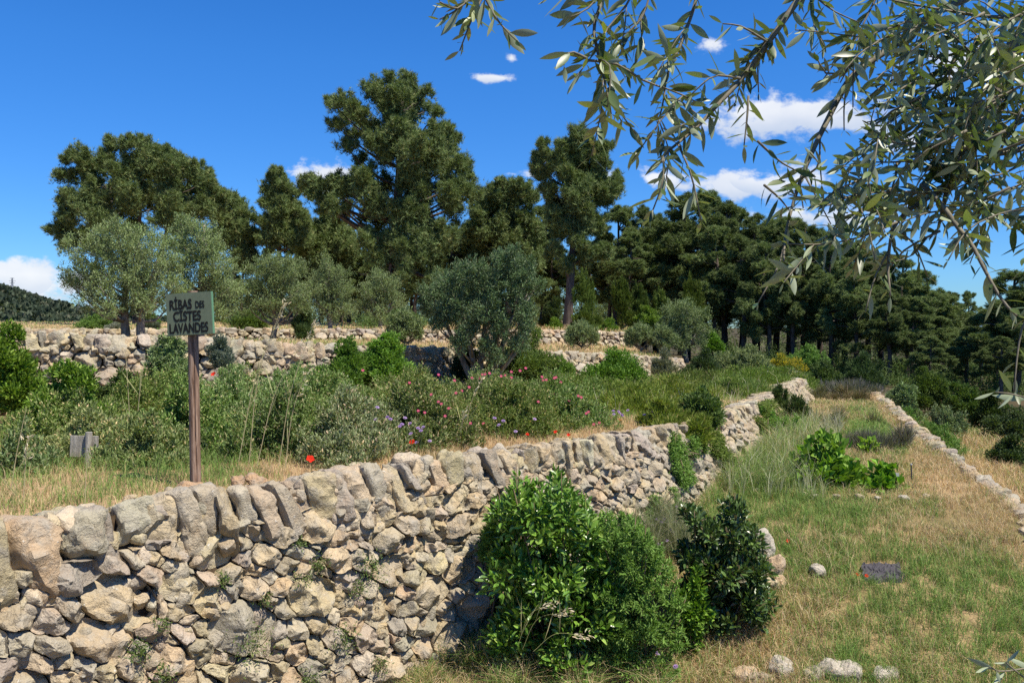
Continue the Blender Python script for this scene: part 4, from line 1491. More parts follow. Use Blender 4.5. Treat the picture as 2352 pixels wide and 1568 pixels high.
def tree_px(name, label, cat, base, lobes_px, Y, kind, n, cols=None, rx=None, trunk_top=None, trunk_r=.15, stems=None, seed=1, group=None, bark=None, thick=.75, layers=3):
    """tree whose crown lobes are given on the picture plane at its distance and spread in depth"""
    rng = np.random.default_rng(seed)
    b = at(*base, Y)
    root = thing(name, label, cat, b, group)
    xs = np.array([l[0] for l in lobes_px])
    xc = xs.mean()
    hw = (max(l[0] + l[2] for l in lobes_px) - min(l[0] - l[2] for l in lobes_px)) / 2
    lobes = []
    for (x, y, r) in lobes_px:
        if kind == 'pine' and seed in (101, 102) and y < 450 and x > 850 and rng.uniform() < .04:
            continue
        rw = r / F * Y
        lat = min(1, abs(x - xc) / hw)
        half = hw / F * Y * math.sqrt(max(.06, 1 - lat ** 2)) * thick
        for k in range(layers):
            off = (k - (layers - 1) / 2) / max(1, (layers - 1) / 2) * max(0, half - rw * .5) if layers > 1 else 0
            c = at(x, y, Y) + np.array([rng.normal(0, .12) * rw, off + rng.normal(0, .2) * rw, rng.normal(0, .10) * rw - (.05 * abs(off))])
            lobes.append((c, rw * rng.uniform(.88, 1.08)))
    mb = MB()
    if kind == 'pine':
        pine_foliage(mb, rng, lobes, int(n * 2.4), Y, cols or PINE_COLS)
        mat = M_PINE
    else:
        kd = dict(KINDS['olive'])
        if cols:
            kd['cols'] = cols
        lobes_foliage(mb, rng, [(c, (r, r, r)) for c, r in lobes], kd, n, Y, shell=.5, sub=11)
        mat = M_OLIVE
    mb.build('crown', [mat], root, org=b)
    tm = MB()
    tt = trunk_top if trunk_top is not None else (xc, min(l[1] for l in lobes_px))
    stems = stems or [(base, tt)]
    ends = []
    for (s0, s1) in stems:
        p0, p1 = at(*s0, Y), at(*s1, Y)
        p0 = p0 - np.array([0, 0, .25])
        mids = [p0 + (p1 - p0) * t + rng.normal(0, .018, 3) * np.array([1, 1, 0]) * np.linalg.norm(p1 - p0) for t in (.33, .66)]
        path = smooth_path([p0] + mids + [p1], 14)
        r0 = trunk_r / math.sqrt(len(stems)) if len(stems) > 1 else trunk_r
        tube(tm, path, np.linspace(r0, r0 * .22, 14) * np.concatenate([[1.35, 1.12], np.ones(12)]), 9, wob=.08, rng=rng)
        ends.append((path, r0))
    for (c, r) in lobes:
        path, r0 = ends[rng.integers(0, len(ends))] if len(ends) > 1 else ends[0]
        if len(ends) > 1:
            path, r0 = min(ends, key=lambda e: np.min(np.linalg.norm(e[0] - c, axis=1)))
        tz = c[2] - np.linalg.norm((c - path[-1])[:2]) * (.45 if kind == 'pine' else .7)
        i = int(np.clip(np.argmin(np.abs(path[:, 2] - tz)), 4, len(path) - 1))
        rr = r0 * (1 - i / 16) * .38 + .008
        md = path[i] * .5 + c * .5 + np.array([0, 0, -.08 * np.linalg.norm(c - path[i])]) + rng.normal(0, .04, 3)
        tube(tm, smooth_path([path[i], md, c], 6), np.linspace(rr, rr * .3, 6), 5)
    tm.build('trunk', [bark or (M_PBARK if kind == 'pine' else M_OBARK)], root, True, org=b)
    return root


def build_main_trees():
    T = tree_px
    T('pine_tree', 'tallest pine, broad dark crown rising against the sky above the central olive', 'pine tree', (915, 745),
      [(915, 200, 30), (880, 215, 28), (950, 210, 30), (985, 225, 18), (870, 235, 30), (925, 240, 45), (985, 255, 28), (800, 255, 30), (775, 250, 16), (840, 285, 40), (915, 295, 60), (1005, 275, 25), (1010, 320, 38), (1045, 310, 18), (960, 345, 60), (870, 345, 45),
       (810, 350, 24), (790, 300, 24), (1030, 380, 42), (1070, 395, 26), (960, 420, 65), (860, 415, 45), (800, 430, 36), (755, 432, 30), (715, 428, 24), (695, 432, 14), (740, 455, 25), (790, 475, 30), (860, 480, 50), (950, 495, 65), (1035, 460, 50), (1085, 440, 28), (1010, 540, 55), (920, 560, 55), (860, 550, 36), (980, 590, 40), (760, 480, 22), (940, 625, 38), (875, 605, 36), (1010, 645, 34), (900, 660, 28)],
      29, 'pine', 30000, None, trunk_top=(925, 215), trunk_r=.27, seed=101, thick=.8, layers=2)
    T('pine_tree', 'second tallest pine, open crown on a long bare trunk', 'pine tree', (1303, 760),
      [(1325, 308, 20), (1320, 330, 26), (1350, 345, 20), (1295, 345, 20), (1245, 330, 12), (1240, 352, 18), (1270, 365, 24), (1325, 370, 36), (1380, 345, 18), (1395, 340, 12), (1378, 380, 28), (1300, 405, 36), (1250, 395, 26), (1228, 382, 12), (1350, 415, 38), (1400, 425, 28), (1422, 412, 14), (1265, 440, 24), (1320, 460, 42), (1385, 455, 32), (1275, 485, 28),
       (1345, 505, 38), (1290, 530, 26), (1375, 515, 26), (1330, 555, 25), (1345, 590, 28), (1385, 570, 26), (1268, 575, 20), (1300, 610, 20)],
      27.5, 'pine', 19000, None, trunk_top=(1320, 330), trunk_r=.17, seed=102, layers=2)
    T('pine_tree', 'wide rounded pine behind the twin olive trees', 'pine tree', (315, 765),
      [(330, 345, 28), (290, 345, 24), (365, 350, 24), (275, 375, 30), (390, 365, 30), (200, 372, 24), (178, 380, 14), (235, 385, 32), (440, 380, 28), (320, 395, 50), (395, 405, 50), (460, 405, 28), (185, 410, 26), (235, 425, 40), (480, 430, 28), (505, 445, 16), (185, 455, 28), (165, 470, 14), (250, 470, 45), (340, 465, 50), (420, 465, 50), (480, 465, 34),
       (200, 500, 34), (270, 520, 38), (160, 525, 24), (138, 530, 14), (165, 550, 26), (400, 510, 34), (195, 560, 28)],
      31, 'pine', 24000, None, layers=2, trunk_top=(340, 400), trunk_r=.26, seed=103, stems=[((318, 765), (330, 400)), ((322, 765), (410, 420)), ((316, 765), (250, 440))])
    T('pine_tree', 'narrow pine between the rounded pine and the tallest pine', 'pine tree', (645, 760),
      [(640, 398, 12), (632, 418, 18), (650, 430, 18), (615, 440, 12), (640, 455, 30), (672, 440, 12), (620, 470, 20), (665, 475, 26), (640, 495, 34), (690, 490, 16), (612, 510, 18), (660, 525, 36), (700, 515, 18), (630, 545, 32), (690, 550, 28)],
      32, 'pine', 9000, None, trunk_top=(640, 410), trunk_r=.15, seed=104)
    T('pine_tree', 'lower pine leaning out of the right flank of the rounded pine', 'pine tree', (530, 760),
      [(535, 470, 26), (560, 500, 26), (520, 510, 34), (580, 500, 12), (550, 545, 40), (500, 555, 34), (590, 545, 20), (570, 590, 34)], 33, 'pine', 7000, None, trunk_r=.13, seed=105)
    T('pine_tree', 'short pine between the narrow pine and the tallest pine', 'pine tree', (755, 760),
      [(755, 500, 18), (745, 525, 26), (775, 520, 22), (720, 540, 24), (790, 545, 26), (750, 560, 36), (700, 570, 26), (800, 580, 30), (760, 600, 36)], 34, 'pine', 7000, None, trunk_r=.13, seed=106)
    T('pine_tree', 'dense pine filling the gap between the two tallest pines', 'pine tree', (1160, 760),
      [(1148, 425, 14), (1180, 435, 22), (1130, 450, 26), (1205, 440, 20), (1160, 470, 40), (1220, 460, 26), (1110, 490, 34), (1195, 505, 44), (1140, 530, 46), (1225, 530, 34), (1095, 545, 36), (1180, 570, 46), (1110, 600, 40), (1215, 590, 36)], 34, 'pine', 13000, None, trunk_r=.2, seed=107)
    # olives
    O = lambda lb, base, lobes, Y, n, seed, **k: T('olive_tree', lb, 'olive tree', base, lobes, Y, 'olive', n, None, seed=seed, **k)
    LT = [((.185, .25, .09), 5), ((.25, .315, .135), 3), ((.125, .18, .055), 2)]
    CT = [((.085, .145, .055), 5), ((.125, .19, .08), 3), ((.06, .10, .038), 2)]
    T('olive_tree', 'large silvery olive with twin trunks left of the sign', 'olive tree', (308, 768),
      [(260, 540, 34), (310, 530, 32), (220, 570, 36), (290, 575, 48), (355, 560, 36), (190, 615, 30), (170, 645, 16), (250, 620, 48), (330, 620, 50), (385, 600, 30), (205, 660, 36), (275, 665, 46), (350, 665, 44), (395, 650, 24), (240, 700, 28), (300, 705, 34), (360, 700, 26)],
      15.5, 'olive', 42000, LT, trunk_r=.13, stems=[((294, 768), (290, 600)), ((322, 768), (330, 600))], seed=201)
    T('olive_tree', 'silvery olive with a pointed top directly behind the sign board', 'olive tree', (455, 768),
      [(430, 515, 24), (465, 530, 30), (410, 555, 30), (490, 570, 32), (450, 585, 46), (520, 610, 28), (420, 630, 40), (490, 640, 46), (535, 660, 24), (440, 690, 38), (510, 700, 36)],
      17, 'olive', 30000, LT, trunk_r=.11, seed=202)
    T('olive_tree', 'olive with a slender single trunk behind the tall oat stalks', 'olive tree', (625, 768),
      [(640, 605, 26), (605, 620, 30), (680, 620, 28), (640, 640, 40), (590, 660, 32), (690, 665, 32), (640, 690, 40), (585, 700, 24), (690, 705, 26)],
      18.2, 'olive', 22000, None, trunk_r=.07, trunk_top=(640, 640), seed=203)
    T('olive_tree', 'olive right of the slender trunked one, behind the ball shaped bush', 'olive tree', (757, 752),
      [(750, 610, 24), (775, 630, 26), (735, 640, 26), (790, 665, 28), (750, 670, 36), (725, 690, 24), (790, 705, 28), (755, 715, 28)], 21.5, 'olive', 15000, None, trunk_r=.07, seed=204)
    T('olive_tree', 'olive with upright spiky shoots below the tallest pine', 'olive tree', (872, 752),
      [(870, 640, 24), (900, 650, 22), (845, 665, 24), (880, 680, 36), (915, 690, 22), (840, 700, 24), (880, 720, 30)], 22.5, 'olive', 14000, None, trunk_r=.07, seed=205)
    T('olive_tree', 'small round olive standing on the middle wall left of the central olive', 'olive tree', (930, 795),
      [(930, 728, 20), (905, 740, 20), (955, 742, 20), (930, 755, 28), (900, 765, 16), (958, 765, 16)], 15.6, 'olive', 9000, None, trunk_r=.04, seed=206)
    T('olive_tree', 'central olive with several bent trunks and a dense blue green crown', 'olive tree', (1105, 872),
      [(1180, 590, 24), (1150, 600, 26), (1205, 615, 28), (1100, 620, 28), (1165, 630, 44), (1215, 645, 24), (1060, 635, 32), (1025, 650, 28), (1110, 660, 46), (1190, 675, 40), (1235, 655, 18), (990, 670, 24), (1050, 690, 44), (1130, 710, 46), (1200, 715, 30), (985, 705, 26), (1020, 725, 30), (1075, 745, 34), (1150, 750, 34), (1210, 750, 20), (1005, 745, 16), (1060, 785, 26), (1120, 790, 28), (1185, 785, 30), (1150, 815, 24)],
      13.6, 'olive', 60000, CT, trunk_r=.15, stems=[((1095, 870), (1060, 690)), ((1100, 870), (1120, 670)), ((1112, 870), (1190, 690)), ((1118, 870), (1225, 745)), ((1098, 870), (1010, 720))], seed=207)
    for (lb, x, y0, y1, hw, Y, sd) in [('rounded grey olive in front of the sunlit upper wall', 1337, 738, 802, 44, 19.6, 208), ('grey olive at the end of the upper wall', 1470, 742, 802, 44, 20.5, 209)]:
        h = y1 - y0
        T('olive_tree', lb, 'olive tree', (x, y1), [(x, y0 + .22 * h, .26 * h), (x - .45 * hw, y0 + .38 * h, .25 * h), (x + .45 * hw, y0 + .38 * h, .25 * h), (x, y0 + .5 * h, .36 * h), (x - .6 * hw, y0 + .65 * h, .22 * h), (x + .6 * hw, y0 + .65 * h, .22 * h)], Y, 'olive', 10000, None, trunk_r=.04, seed=sd)
    T('olive_tree', 'large rounded olive at the forest edge, right of the upper wall', 'olive tree', (1575, 810),
      [(1575, 705, 24), (1545, 718, 24), (1605, 722, 24), (1570, 740, 38), (1530, 755, 24), (1612, 755, 20), (1560, 780, 26), (1600, 785, 20)], 21, 'olive', 17000, None, trunk_r=.07, seed=210)
    T('olive_tree', 'small olive bush squeezed between two larger ones at the upper wall end', 'olive tree', (1525, 812), [(1525, 765, 20), (1508, 778, 16), (1542, 780, 18), (1525, 790, 18)], 20.2, 'olive', 6000, None, trunk_r=.03, seed=211)


build_main_trees()


def build_forest():
    rng = np.random.default_rng(31)
    protos = []
    for k in range(5):
        h = 8.0
        lobes = []
        bare = (.34, .40, .26, .44, .30)[k]
        for i in range(46):
            t = rng.uniform(bare, .97)
            R = 1.55 * math.sin(math.pi * np.clip((t - bare + .22) / (1.22 - bare), 0, 1)) ** .9 + .05
            a = rng.uniform(0, 2 * np.pi)
            q = math.sqrt(rng.uniform(.05, 1)) * R
            lobes.append((np.array([q * math.cos(a), q * math.sin(a), t * h]), rng.uniform(.34, .60) * (1.15 - .5 * t)))
        lobes.append((np.array([0, 0, .96 * h]), .30))
        root = thing('forest_pine', 'pine', 'pine tree', (0, 0, 0))
        mb = MB()
        pine_foliage(mb, rng, lobes, 19000, 30, DPINE_COLS if k % 2 else PINE_COLS)
        mb.build('crown', [M_PINE], root)
        tm = MB()
        bend = rng.normal(0, .18, 2)
        path = smooth_path([(0, 0, -.6), (bend[0], bend[1], h * .3), (bend[0] * .4, -bend[1], h * .65), (0, 0, h * .97)], 14)
        tube(tm, path, np.linspace(.16, .03, 14), 8, wob=.08, rng=rng)
        for (c, r) in lobes[::2]:
            i = int(np.clip(np.argmin(np.abs(path[:, 2] - (c[2] - .5))), 3, 13))
            tube(tm, smooth_path([path[i], (path[i] + c) / 2 + np.array([0, 0, -.1]), c], 5), np.linspace(.05, .015, 5), 5)
        for _ in range(9):        # dead lower branches
            i = int(rng.integers(3, 6))
            a = rng.uniform(0, 2 * np.pi)
            e = path[i] + np.array([math.cos(a), math.sin(a), rng.uniform(-.1, .35)]) * rng.uniform(.5, 1.1)
            tube(tm, [path[i], (path[i] + e) / 2 + np.array([0, 0, .06]), e], [.022, .014, .006], 4)
        tm.build('trunk', [M_PBARK], root, True)
        protos.append(root)
    # picture x, top y, distance, width factor, label
    GF = 'dark pines of the forest edge'
    A = 'dark forest pine behind the young pines'
    B = 'slender pine with a bare trunk in the shaded row right of the rounded olive'
    Cc = 'dark pine at the falling end of the forest above the scrub bushes'
    D = 'pine in the dense wood behind the tallest pine'
    Efar = 'pine in the back row of the forest, seen between nearer crowns'
    rows = [
        (1420, 480, 33, 1.0, A), (1475, 478, 34, .9, A), (1450, 540, 30, 1.0, A), (1510, 500, 35, 1.0, A), (1395, 540, 33, .9, A), (1530, 560, 31, .9, A),
        (1575, 450, 31, 1.15, 'tallest of the forest pines, rising beneath the small clouds right of centre'), (1625, 458, 33, 1.1, 'second tallest forest pine, touching the tallest one'),
        (1670, 485, 30, 1.0, B), (1700, 495, 33, 1.0, B), (1640, 540, 28.5, 1.0, B), (1735, 510, 30, 1.0, B), (1775, 520, 32, 1.0, B), (1700, 560, 28, .9, B), (1760, 575, 27.5, .9, B),
        (1810, 520, 30, 1.0, B), (1850, 530, 29, 1.0, B), (1890, 548, 31, 1.0, B), (1830, 590, 27, .9, B), (1910, 580, 27, 1.0, B), (1950, 572, 29, 1.0, Cc), (1990, 590, 28, 1.0, Cc),
        (1960, 640, 25.5, .9, Cc), (2030, 600, 29, 1.0, Cc), (2075, 612, 26.5, 1.1, 'bushy sunlit pine with a rounded top beside the open sky gap'), (2110, 640, 27, 1.1, 'bushy pine at the very edge of the open sky gap'), (2040, 680, 24, .9, Cc), (2100, 700, 24, .9, Cc),
        (2180, 690, 30, .9, 'small pointed pine in the open sky gap, left one of two'), (2222, 688, 30, .7, 'thin spindly pine in the open sky gap, right one of two'), (2160, 745, 25, .9, Cc), (2250, 735, 27, .9, Cc), (2225, 770, 23, .8, Cc),
        (2285, 740, 24, .9, Cc), (2330, 640, 22, 1.1, 'large dark pine behind the hanging olive leaves at the right edge'), (2390, 630, 22, 1.1, 'dark pine cut by the right edge of the picture'), (2300, 790, 21, .9, Cc), (2140, 790, 22, .8, Cc),
        (1000, 560, 36, 1.0, D), (1060, 540, 38, 1.0, D), (940, 590, 37, 1.0, D), (880, 590, 38, 1.0, D), (830, 590, 36, 1.0, D), (1240, 520, 37, 1.0, D), (1270, 560, 35, 1.0, D), (1350, 560, 36, 1.0, D), (1130, 600, 38, 1, D), (780, 580, 39, 1, D), (700, 590, 40, 1, D), (620, 575, 41, 1, D), (560, 590, 40, 1, D), (1090, 505, 36, 1, D), (1040, 530, 35, 1, D), (960, 570, 34.5, 1, D), (850, 560, 35, 1, D), (805, 565, 36, 1, D), (735, 548, 36, 1, D), (670, 565, 37, 1, D), (1250, 480, 36, 1, D),
        (1480, 560, 42, 1.1, Efar), (1560, 540, 43, 1.1, Efar), (1650, 545, 44, 1.1, Efar), (1740, 560, 44, 1.1, Efar), (1830, 575, 43, 1.1, Efar), (1920, 600, 42, 1.1, Efar), (2010, 640, 41, 1.1, Efar), (2090, 665, 40, 1.1, Efar), (2170, 735, 40, 1, Efar), (2240, 745, 38, 1, Efar), (2320, 730, 36, 1.1, Efar),
    ]
    used = set()
    for i, (x, yt, Y, wf, lb) in enumerate(rows):
        top = at(x, yt - (18 if x > 1600 else 6), Y)
        zb = float(ground_z(np.array([top[0]]), np.array([Y]))[0])
        if x < 1460:
            zb = -.1
        h = top[2] - zb
        sc = h / 8.0
        sw = wf * (.22 + .78 * sc) * 1.18
        grp = {A: 'forest pines behind the young pines', B: 'slender forest pines in the shaded row', Cc: 'pines at the falling end of the forest', D: 'pines of the dense wood behind the tallest pine', Efar: 'pines of the back row'}.get(lb, GF)
        k = i % 5
        if k not in used:
            used.add(k)
            o = protos[k]
            o.location = (top[0], Y, zb)
            o.rotation_euler = (0, 0, rng.uniform(0, 6))
            o.scale = (sw, sw, sc)
            o['label'] = lb
            o['group'] = grp
        else:
            copy_thing(protos[k], (top[0], Y, zb), rng.uniform(0, 6), (sw, sw, sc), lb, grp)
    # far wood, one mass
    mb = MB()
    lobes = []
    for _ in range(150):
        x = rng.uniform(560, 2420)
        Y = rng.uniform(48, 64)
        yt = np.interp(x, [560, 900, 1500, 1900, 2100, 2200, 2420], [640, 600, 600, 640, 690, 755, 750])
        lo = np.interp(x, [560, 1500, 2420], [740, 790, 840])
        lobes.append((at(x, rng.uniform(yt, lo), Y), rng.uniform(1.0, 1.9)))
    for _ in range(110):
        x = rng.uniform(430, 1560)
        lobes.append((at(x, rng.uniform(672, 745), rng.uniform(42, 52)), rng.uniform(.9, 1.6)))
    for _ in range(130):
        lobes.append((at(rng.uniform(430, 1560), rng.uniform(715, 752), rng.uniform(38, 48)), rng.uniform(.7, 1.1)))
    for _ in range(80):
        x = rng.uniform(1600, 2440)
        lobes.append((at(x, rng.uniform(np.interp(x, [1600, 2100, 2190, 2440], [700, 720, 752, 745]), 850), rng.uniform(36, 46)), rng.uniform(.8, 1.4)))
    pine_foliage(mb, rng, lobes, 80000, 50, DPINE_COLS, per=5)
    tag(mb.build('far_wood', [M_PINE]), 'dim mass of distant wood seen through the pine trunks', 'wood', None, 'stuff')
    # undergrowth below the pines
    mb = MB()
    lb_ = []
    for _ in range(190):
        x = rng.uniform(1640, 2420)
        Y = rng.uniform(21 if x > 2050 else 24, 34)
        p = at(x, 0, Y)
        p[2] = float(ground_z(np.array([p[0]]), np.array([Y]))[0]) + rng.uniform(.05, .45)
        r = rng.uniform(.3, .8)
        lb_.append((p, (r, r, r * .7)))
    lobes_foliage(mb, rng, lb_, KINDS['green'], 75000, 28)
    tag(mb.build('undergrowth', [M_LEAF]), 'low green undergrowth among the pine trunks', 'undergrowth', None, 'stuff')


build_forest()


# ------------------------------------------------------------------ hills and pylons
def build_hills():
    rng = np.random.default_rng(41)

    def ridge(name, label, pts, Y, depth, mat):
        pts = np.array(pts, float)
        xs = np.linspace(pts[0, 0], pts[-1, 0], 90)
        ys = np.interp(xs, pts[:, 0], pts[:, 1])
        V, nv = [], 14
        for i in range(90):
            p = at(xs[i], ys[i], Y)
            for j in range(nv):
                t = j / (nv - 1)
                z = p[2] * math.sin(math.pi / 2 * (1 - abs(t - .5) * 2)) - 16 * abs(t - .5) * 2
                V.append((p[0] * (1 + (t - .5) * .02), Y + (t - .5) * depth * 2, z))
        V = np.array(V)
        idx = np.arange(90 * nv).reshape(90, nv)
        f = np.stack([idx[:-1, :-1], idx[1:, :-1], idx[1:, 1:], idx[:-1, 1:]], -1).reshape(-1, 4)
        o = link(name, make_mesh(name, V, [f], smooth=True), mat)
        tag(o, label, None, None, 'structure')
        return V.reshape(90, nv, 3)
    hm = plain_mat('hill_scrub', (.06, .075, .035), .95, .05, .4, .05)
    far = plain_mat('far_hill', (.12, .19, .30), .95, .05, .1, .01)  # the blue of distance haze is put into the hill colour
    G = ridge('hill', 'dark wooded hill at the left edge', [(-900, 560), (-400, 610), (-100, 645), (0, 664), (60, 680), (130, 703), (190, 719), (260, 728), (420, 742), (600, 752)], 380, 150, hm)
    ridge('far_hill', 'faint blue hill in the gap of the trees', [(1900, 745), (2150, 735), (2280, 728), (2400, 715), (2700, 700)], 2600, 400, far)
    # trees covering the hill: nobody could count them
    n = 5200
    i = rng.uniform(20, 87, n)
    j = rng.uniform(.5, 6.8, n)
    i0, j0 = i.astype(int), j.astype(int)
    fi, fj = (i - i0)[:, None], (j - j0)[:, None]
    P = (G[i0, j0] * (1 - fi) + G[i0 + 1, j0] * fi) * (1 - fj) + (G[i0, j0 + 1] * (1 - fi) + G[i0 + 1, j0 + 1] * fi) * fj
    mb = MB()
    r = rng.uniform(1.2, 2.6, n)
    tint = pick_cols(rng, n, [((.055, .075, .045), 5), ((.085, .105, .06), 3), ((.035, .05, .03), 3), ((.12, .13, .08), 1)], .2)
    for q in range(14):
        d = rand_unit(rng, n)
        d[:, 2] = np.abs(d[:, 2]) * 1.3
        Pq = P + d * r[:, None] * .6 + np.array([0, 0, .8])
        V, f3, _, k = leaf_verts(Pq, unit(d + np.array([0, 0, .5]) + rng.normal(0, .4, (n, 3))), rand_unit(rng, n), r * .9, r * .75, .1, 'diamond')
        mb.add(V, f3, None, np.repeat(tint * rng.uniform(.75, 1.25, (n, 1)), k, 0))
    tag(mb.build('hill_wood', [M_PINE]), 'distant trees covering the dark hill at the left edge', 'wood', None, 'stuff')
    pm = plain_mat('galvanised_steel', (.16, .18, .21), .5, .4, .1)
    for (x, yt, yb, lb) in [(28, 638, 680, 'lattice pylon on the top of the wooded hill'), (181, 692, 738, 'lattice pylon low on the hill near the olive crown')]:
        b = at(x, yb, 378)
        h = at(x, yt, 378)[2] - b[2] + 1.5
        b[2] -= 1.5
        root = thing('pylon', lb, 'pylon', b, 'power line pylons on the hill')
        tm = MB()
        hw = .62
        for sx in (-1, 1):
            for sy in (-1, 1):
                tube(tm, [(sx * hw, sy * hw, 0), (sx * .12, sy * .12, h)], .10, 4)
        for k in range(7):
            z0, z1 = h * k / 7, h * (k + 1) / 7
            w0, w1_ = hw + (.12 - hw) * k / 7, hw + (.12 - hw) * (k + 1) / 7
            for s in (-1, 1):
                tube(tm, [(-w0, s * w0, z0), (w1_, s * w1_, z1)], .05, 4)
                tube(tm, [(w0, s * w0, z0), (-w1_, s * w1_, z1)], .05, 4)
        tm.build('lattice_tower', [pm], root)
        am = MB()
        for k, w in ((.97, 1.0), (.86, 1.5), (.76, 1.2)):
            tube(am, [(-w, 0, h * k), (0, 0, h * k + .25), (w, 0, h * k)], .09, 4)
        am.build('crossarm', [pm], root)


build_hills()


# ------------------------------------------------------------------ sign and small board
def wood_mat():
    m_, N, L = new_mat('weathered_wood')
    tc = N.new('ShaderNodeTexCoord')
    mp = N.new('ShaderNodeMapping')
    mp.inputs['Scale'].default_value = (22, 22, 1.6)
    L.new(tc.outputs['Object'], mp.inputs[0])
    n = noise_node(N, L, mp.outputs[0], 3.2, 6, .65)
    n.inputs['Distortion'].default_value = .6
    c = ramp_node(N, L, n.outputs['Fac'], [(.33, (.075, .045, .032)), (.48, (.20, .125, .085)), (.62, (.30, .21, .155)), (.74, (.36, .27, .21))])
    p = N.new('ShaderNodeBsdfPrincipled')
    p.inputs['Roughness'].default_value = .85
    p.inputs['Specular IOR Level'].default_value = .2
    L.new(c.outputs[0], p.inputs['Base Color'])
    b = N.new('ShaderNodeBump')
    b.inputs['Strength'].default_value = .5
    b.inputs['Distance'].default_value = .006
    L.new(n.outputs['Fac'], b.inputs['Height'])
    L.new(b.outputs[0], p.inputs['Normal'])
    o = N.new('ShaderNodeOutputMaterial')
    L.new(p.outputs[0], o.inputs[0])
    return m_


M_WOOD = wood_mat()


def bm_box(bm, mat_index=0, size=(1, 1, 1), loc=(0, 0, 0), bev=.002):
    import bmesh
    r = bmesh.ops.create_cube(bm, size=1)
    vs = r['verts']
    for v in vs:
        v.co = Vector((v.co.x * size[0] + loc[0], v.co.y * size[1] + loc[1], v.co.z * size[2] + loc[2]))
    es = list({e for v in vs for e in v.link_edges})
    fs0 = set(bm.faces)
    if bev:
        bmesh.ops.bevel(bm, geom=es, offset=bev, segments=2, affect='EDGES')


